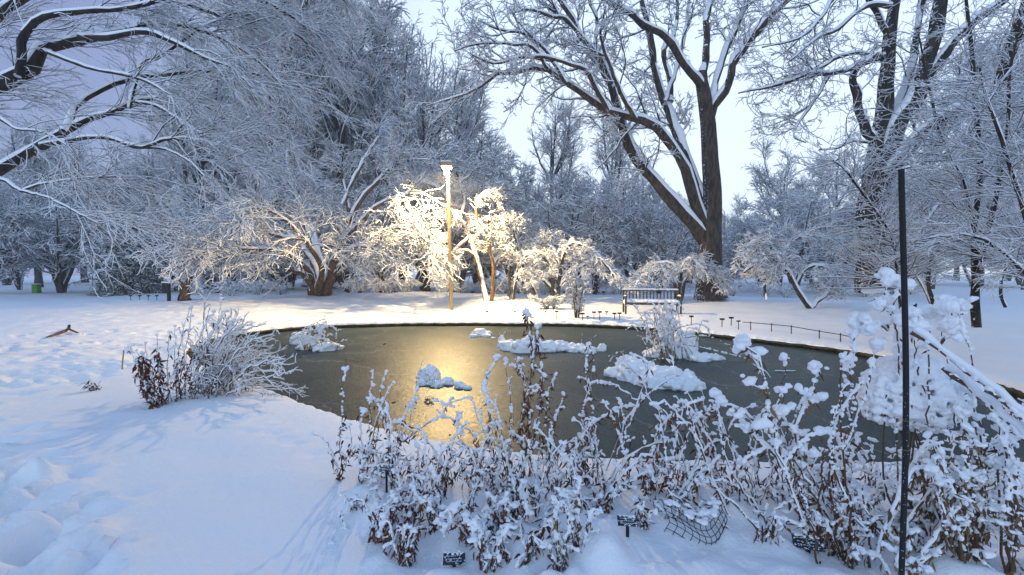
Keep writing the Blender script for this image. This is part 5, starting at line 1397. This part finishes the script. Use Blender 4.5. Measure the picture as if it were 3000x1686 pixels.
# ------------------------------------------------------------------ bench
simple('bench_wood', (0.055, 0.042, 0.032), .8, bump=(25, .4, .004), var=(6, (0.10, 0.08, 0.06)))
bl_, br_ = ground_hit(1836, 918), None
bd = bl_[1]
BW = (1990 - 1828) / F * bd
e = empty('park_bench', (W(1909, 915, bd)[0], bd, float(gh(W(1909, 915, bd)[0], bd))), 'slatted wooden park bench with snow on its seat facing the pond', 'bench')
e.rotation_euler = (0, 0, -.06)
hw = BW / 2
fr = []
for sx in (-1, 1):
    x = sx * (hw - .035)
    bevelled('leg', box(x - .035, x + .035, -.29, -.22, -.05, .64), M['bench_wood'], e, .008)
    bevelled('leg', box(x - .035, x + .035, .22, .29, -.05, .92), M['bench_wood'], e, .008)
    bevelled('armrest', box(x - .045, x + .045, -.32, .216, .643, .685), M['bench_wood'], e, .01)
x0, x1 = -hw + .073, hw - .073
bevelled('seat', boxes([(x0, x1, -.26 + k * .095, -.185 + k * .095, .40, .43) for k in range(5)] + [(x0, x1, -.285, -.263, .335, .43)]), M['bench_wood'], e, .005)
nsl = 15
rng = np.random.default_rng(3)
bevelled('backrest', boxes([(x0, x1, .235, .275, .86, .93), (x0, x1, .24, .27, .46, .52)] + [(x0 + (k + .5) * (x1 - x0) / nsl - .025, x0 + (k + .5) * (x1 - x0) / nsl + .025, .245, .265, .522, .858) for k in range(nsl)]), M['bench_wood'], e, .005)
rng = np.random.default_rng(4)
def snow_bar(x0, x1, y, z, ry, rz, n):
    C = np.stack([np.linspace(x0, x1, n), y + rng.normal(size=n) * ry * .1, np.full(n, z)], -1)
    Rr = np.stack([np.full(n, (x1 - x0) / n * 1.6), ry * rng.uniform(.85, 1.1, n), rz * rng.uniform(.7, 1.2, n)], -1)
    return C, Rr
parts = [snow_bar(x0, x1, .24, .53, .02, .03, 28), snow_bar(x0, x1, 0, .44, .25, .085, 30), snow_bar(x0 + .02, x1 - .02, .255, .935, .025, .045, 26), snow_bar(-hw + .03, -hw + .05, -.05, .69, .24, .05, 3), snow_bar(hw - .05, hw - .03, -.05, .69, .24, .05, 3)]
C = np.concatenate([p[0] for p in parts]); Rr = np.concatenate([p[1] for p in parts])
V, T = blobs(C, Rr, rng, ICO, jit=.04); add_obj('snow_cushion', remesh(V, T, .015, 2), M['snow_lump'], e)

# ------------------------------------------------------------------ low wire edging on the right bank
pp = [(2175, 944), (2199, 946), (2260, 951), (2318, 957), (2400, 971), (2462, 981), (2497, 988)]
W3 = []
for px, py in pp:
    g_ = ground_hit(px, py + 22); q = W(px, py, g_[1]); W3.append((q, g_))
base = W3[0][1]
e = empty('low_edging', base, 'thin dark wire edging strung low along the right bank', 'edging')
P, R = stripes([(np.array([q for q, _ in W3]), [.012] * len(W3))], 30)
V, Q = tubes(P - base, R, 6); add_obj('wire_rail', mesh_from(V, Q), M['black_metal'], e)
for q, g_ in W3[1:]:
    V, Q = tubes(*stripes([(np.array([g_ - (0, 0, .1), (g_ + q) / 2, q + (0, 0, .04)]) - base, [.013, .013, .013])], 4), 6); add_obj('post', mesh_from(V, Q), M['black_metal'], e)

# ------------------------------------------------------------------ wire cage at the bottom
cb = W(2040, 1640, 2.75); cb[2] = float(gh(cb[0], cb[1]))
e = empty('wire_cage', cb, 'crumpled dark wire mesh cage sinking into the snow at the bottom', 'cage')
wires = []
def cpt(u, v): return np.array((-.17 + .36 * u + .02 * math.sin(v * 5), -.16 * math.sin(math.pi * u) * 1.0 + .05, .015 + .15 * v - .03 * math.sin(math.pi * u) + .012 * math.sin(u * 9)))
for k in range(12): wires.append(([cpt(k / 11, v) for v in np.linspace(-.2, 1, 6)], [.0022] * 6))
for k in range(5): wires.append(([cpt(u, k / 4) for u in np.linspace(0, 1, 8)], [.0022] * 8))
for k in range(6): wires.append(([cpt(k / 5, 1), cpt(k / 5, 1) * .3 + np.array((-.17 + .36 * k / 5, .16, .15)) * .7, np.array((-.17 + .36 * k / 5, .2, .12))], [.0022] * 3))
P, R = stripes(wires, 14); V, Q = tubes(P, R, 5); add_obj('wire_mesh', mesh_from(V, Q), M['black_metal'], e)
C = np.array([cpt(u, 1.02) + (0, rng.uniform(0, .12), .01) for u in np.linspace(.05, .95, 26)]); V, T = blobs(C, rng.uniform(.012, .03, 26), rng, ICO, flat=.6)
add_obj('snow_cap', remesh(V, T, .006, 1), M['snow_lump'], e)

# ------------------------------------------------------------------ left lawn things
simple('bin_green', (0.10, 0.30, 0.02), .5, var=(5, (.09, .30, .03)))
b = ground_hit(108, 859); d_ = b[1]; w_ = 15 / F * d_ / 2; h_ = 27 / F * d_
e = empty('litter_bin', b, 'small bright green bin on the far left lawn before a dark trunk', 'bin')
bevelled('body', box(-w_, w_, -w_, w_, 0, h_ * .8), M['bin_green'], e, .03)
bevelled('lid', box(-w_ * 1.05, w_ * 1.05, -w_ * 1.05, w_ * 1.05, h_ * .803, h_ * .92), M['bin_green'], e, .03)
bevelled('snow_cap', box(-w_, w_, -w_, w_, h_ * .923, h_ * 1.02), M['snow'], e, .04)
b = ground_hit(494, 882); d_ = b[1]; k_ = d_ / F
e = empty('notice_post', b, 'dark notice board on a thick black post at the left', 'post')
bevelled('post', box(-2 * k_, 5 * k_, -.06, .06, -.1, 50 * k_), M['black_metal'], e, .01)
bevelled('board', box(-18 * k_, -2.2 * k_, -.03, .03, 22 * k_, 52 * k_), M['black_metal'], e, .01)
bevelled('snow_cap', box(-18 * k_, 6 * k_, -.07, .07, 52.3 * k_, 56 * k_), M['snow'], e, .03)
bark_mat('stump_bark', (0.05, 0.03, 0.018), (0.16, 0.10, 0.06), 7, .9)
b = ground_hit(541, 881); k_ = b[1] / F
P, R = stripes([([(0, 0, -.1), (0, 0, 12 * k_), (1.5 * k_, 0, 32 * k_), (3 * k_, 0, 50 * k_)], [17 * k_, 14 * k_, 13 * k_, 15 * k_])], 10)
P, R = knobble(P, R, rng, .1)
e = empty('tree_stump', b, 'broken brown tree stump wrapped in snowy vines, right of the notice post', 'stump')
V, Q = tubes(P, R, 12); add_obj('trunk', mesh_from(V, Q), M['stump_bark'], e)
st = [np.array([(rng.normal() * 4 * k_, -.1, 44 * k_), (-14 * k_ * rng.random(), -.3, 62 * k_), (rng.uniform(-40, 20) * k_, -.4, rng.uniform(30, 50) * k_)]) + b for _ in range(16)]
P, R = stripes([(s_, [.012, .01, .008]) for s_ in st], 8); B = grow(P, R, rng, dens=5, L=.35, ang=(30, 70), K=5, wob=.2, grav=-.06, t0=.1, minr=.008)
V, Q = joinq([tubes(P - b, R, 4), tubes(B[0] - b, B[1], 4)]); add_obj('vines', mesh_from(V, Q), M['twig'], e)
s1, s2 = snow_on(P, R, rng, .03), snow_on(*B, rng, .025)
V, Q = joinq([tubes(s1[0] - b, s1[1], 4), tubes(s2[0] - b, s2[1], 4)]); add_obj('snow_cover', mesh_from(V, Q), M['snow'], e)
# fallen branch
pts = [ground_hit(*q) + (0, 0, .05) for q in [(137, 994), (165, 985), (199, 972)]] + [ground_hit(204, 975) + (0, 0, .2)]
pts2 = [ground_hit(199, 974) + (0, 0, .1), ground_hit(226, 978) + (0, 0, .03), ground_hit(245, 980) + (0, 0, .0)]
base = pts[0]
e = empty('fallen_branch', base, 'broken brown branch lying alone on the left snow', 'branch')
V, Q = joinq([tubes(*stripes([(np.array(pts) - base, [.015, .04, .045, .03]), (np.array(pts2) - base, [.03, .02, .008])], 10), 7)])
add_obj('wood', mesh_from(V, Q), M['bark_warm'], e)
# short snowy stake left of the bush
b = ground_hit(357, 1085)
e = empty('garden_stake', b, 'thin grey stake leaning beside the brown leaved perennial at left', 'stake')
V, Q = tubes(*stripes([([(0, 0, -.1), (.02, 0, .15), (.05, 0, 58 * b[1] / F)], [.012] * 3)], 6), 6); add_obj('rod', mesh_from(V, Q), M['lamp_metal'], e)

# ------------------------------------------------------------------ far lights and building
simple('far_wall', (.22, .24, .28), .9)
D_ = 95
x0, x1 = (660 - CX) / F * D_, (840 - CX) / F * D_
e = empty('apartment_building', ((x0 + x1) / 2, D_, 0), 'far pale building with small lit windows behind the left woods', 'building')
ox = (x0 + x1) / 2; H_ = (800 - 690) / F * D_ + 1.7
add_obj('wall', mesh_from(*box(x0 - ox, x1 - ox, 0, 10, -1, H_), smooth=False), M['far_wall'], e)
add_obj('roof', mesh_from(*box(x0 - ox - .4, x1 - ox + .4, -.4, 10.4, H_ + .003, H_ + .4), smooth=False), M['snow'], e)
for px, py in [(712, 772), (712, 792), (753, 770), (754, 786), (797, 774), (797, 789), (739, 747), (680, 772), (680, 790), (825, 772)]:
    p = W(px, py, D_); w2, h2 = 2.4 / F * D_, 3.4 / F * D_
    add_obj('window', mesh_from(*box(p[0] - ox - w2, p[0] - ox + w2, -.06, -.003, p[2] - h2, p[2] + h2), smooth=False), M['lit_window'], e)
def far_lamp(px, py, d_, label, arm=True):
    x = (px - CX) / F * d_; z0 = float(gh(x, d_)); H_ = W(px, py, d_)[2] - z0
    e = empty('street_lamp', (x, d_, z0), label, 'street lamp', 'distant street lamps')
    V, Q = tubes(*stripes([([(0, 0, -.1), (0, 0, H_ / 2), (0, 0, H_)], [.11, .09, .08])], 5), 8); add_obj('pole', mesh_from(V, Q), M['lamp_metal'], e)
    add_obj('lamp_head', mesh_from(*box(-.42, .42, -.3, .3, H_, H_ + .15)), M['lamp_metal'], e)
    add_obj('lens', mesh_from(*box(-.36, .36, -.25, .25, H_ - .1, H_ - .003)), M['far_lens'], e)
far_lamp(2492, 682, 45, 'distant lit street lamp left of the right hand trunk, the highest one')
far_lamp(2484, 735, 62, 'distant lit street lamp left of the right hand trunk, middle height')
far_lamp(2503, 752, 74, 'distant lit street lamp close against the right hand trunk, low')
far_lamp(2460, 744, 82, 'distant lit street lamp, farthest left of the group at right')
far_lamp(1685, 770, 70, 'distant lit lamp glimpsed above the bench')
for px, py, lb_ in [(2338, 793, 'tiny red light seen through the right umbrella shrub'), (888, 797, 'tiny red and white light left of the spreading tree')]:
    p = W(px, py, 60); x = p[0]; z0 = float(gh(x, 60))
    e = empty('signal_light', (x, 60, z0), lb_, 'light')
    V, Q = tubes(*stripes([([(0, 0, -.1), (0, 0, 1), (0, 0, p[2] - z0 - .1)], [.05] * 3)], 4), 6); add_obj('pole', mesh_from(V, Q), M['black_metal'], e)
    V, T = blobs(np.array([(0, 0, p[2] - z0)]), np.array([.2]), rng, ICO, jit=0); add_obj('lens', mesh_from(V, None, T), M['red_light'], e)


# ------------------------------------------------------------------ thin winter haze over the whole park
HAZE = 0.0012
if HAZE:
    hm = bpy.data.materials.new('haze'); hm.use_nodes = True
    t = hm.node_tree; t.nodes.clear()
    o_ = t.nodes.new('ShaderNodeOutputMaterial'); v_ = t.nodes.new('ShaderNodeVolumePrincipled')
    v_.inputs['Color'].default_value = (.85, .92, 1, 1); v_.inputs['Density'].default_value = HAZE; v_.inputs['Anisotropy'].default_value = 0.2
    t.links.new(v_.outputs[0], o_.inputs['Volume'])
    V, Q = box(-330, 330, -330, 330, -2.5, 42)
    hz = add_obj('haze', mesh_from(V, Q, smooth=False), hm)
    tag(hz, 'thin cold haze hanging over the park', 'haze', kind='stuff')
    cy.volume_bounces = 1
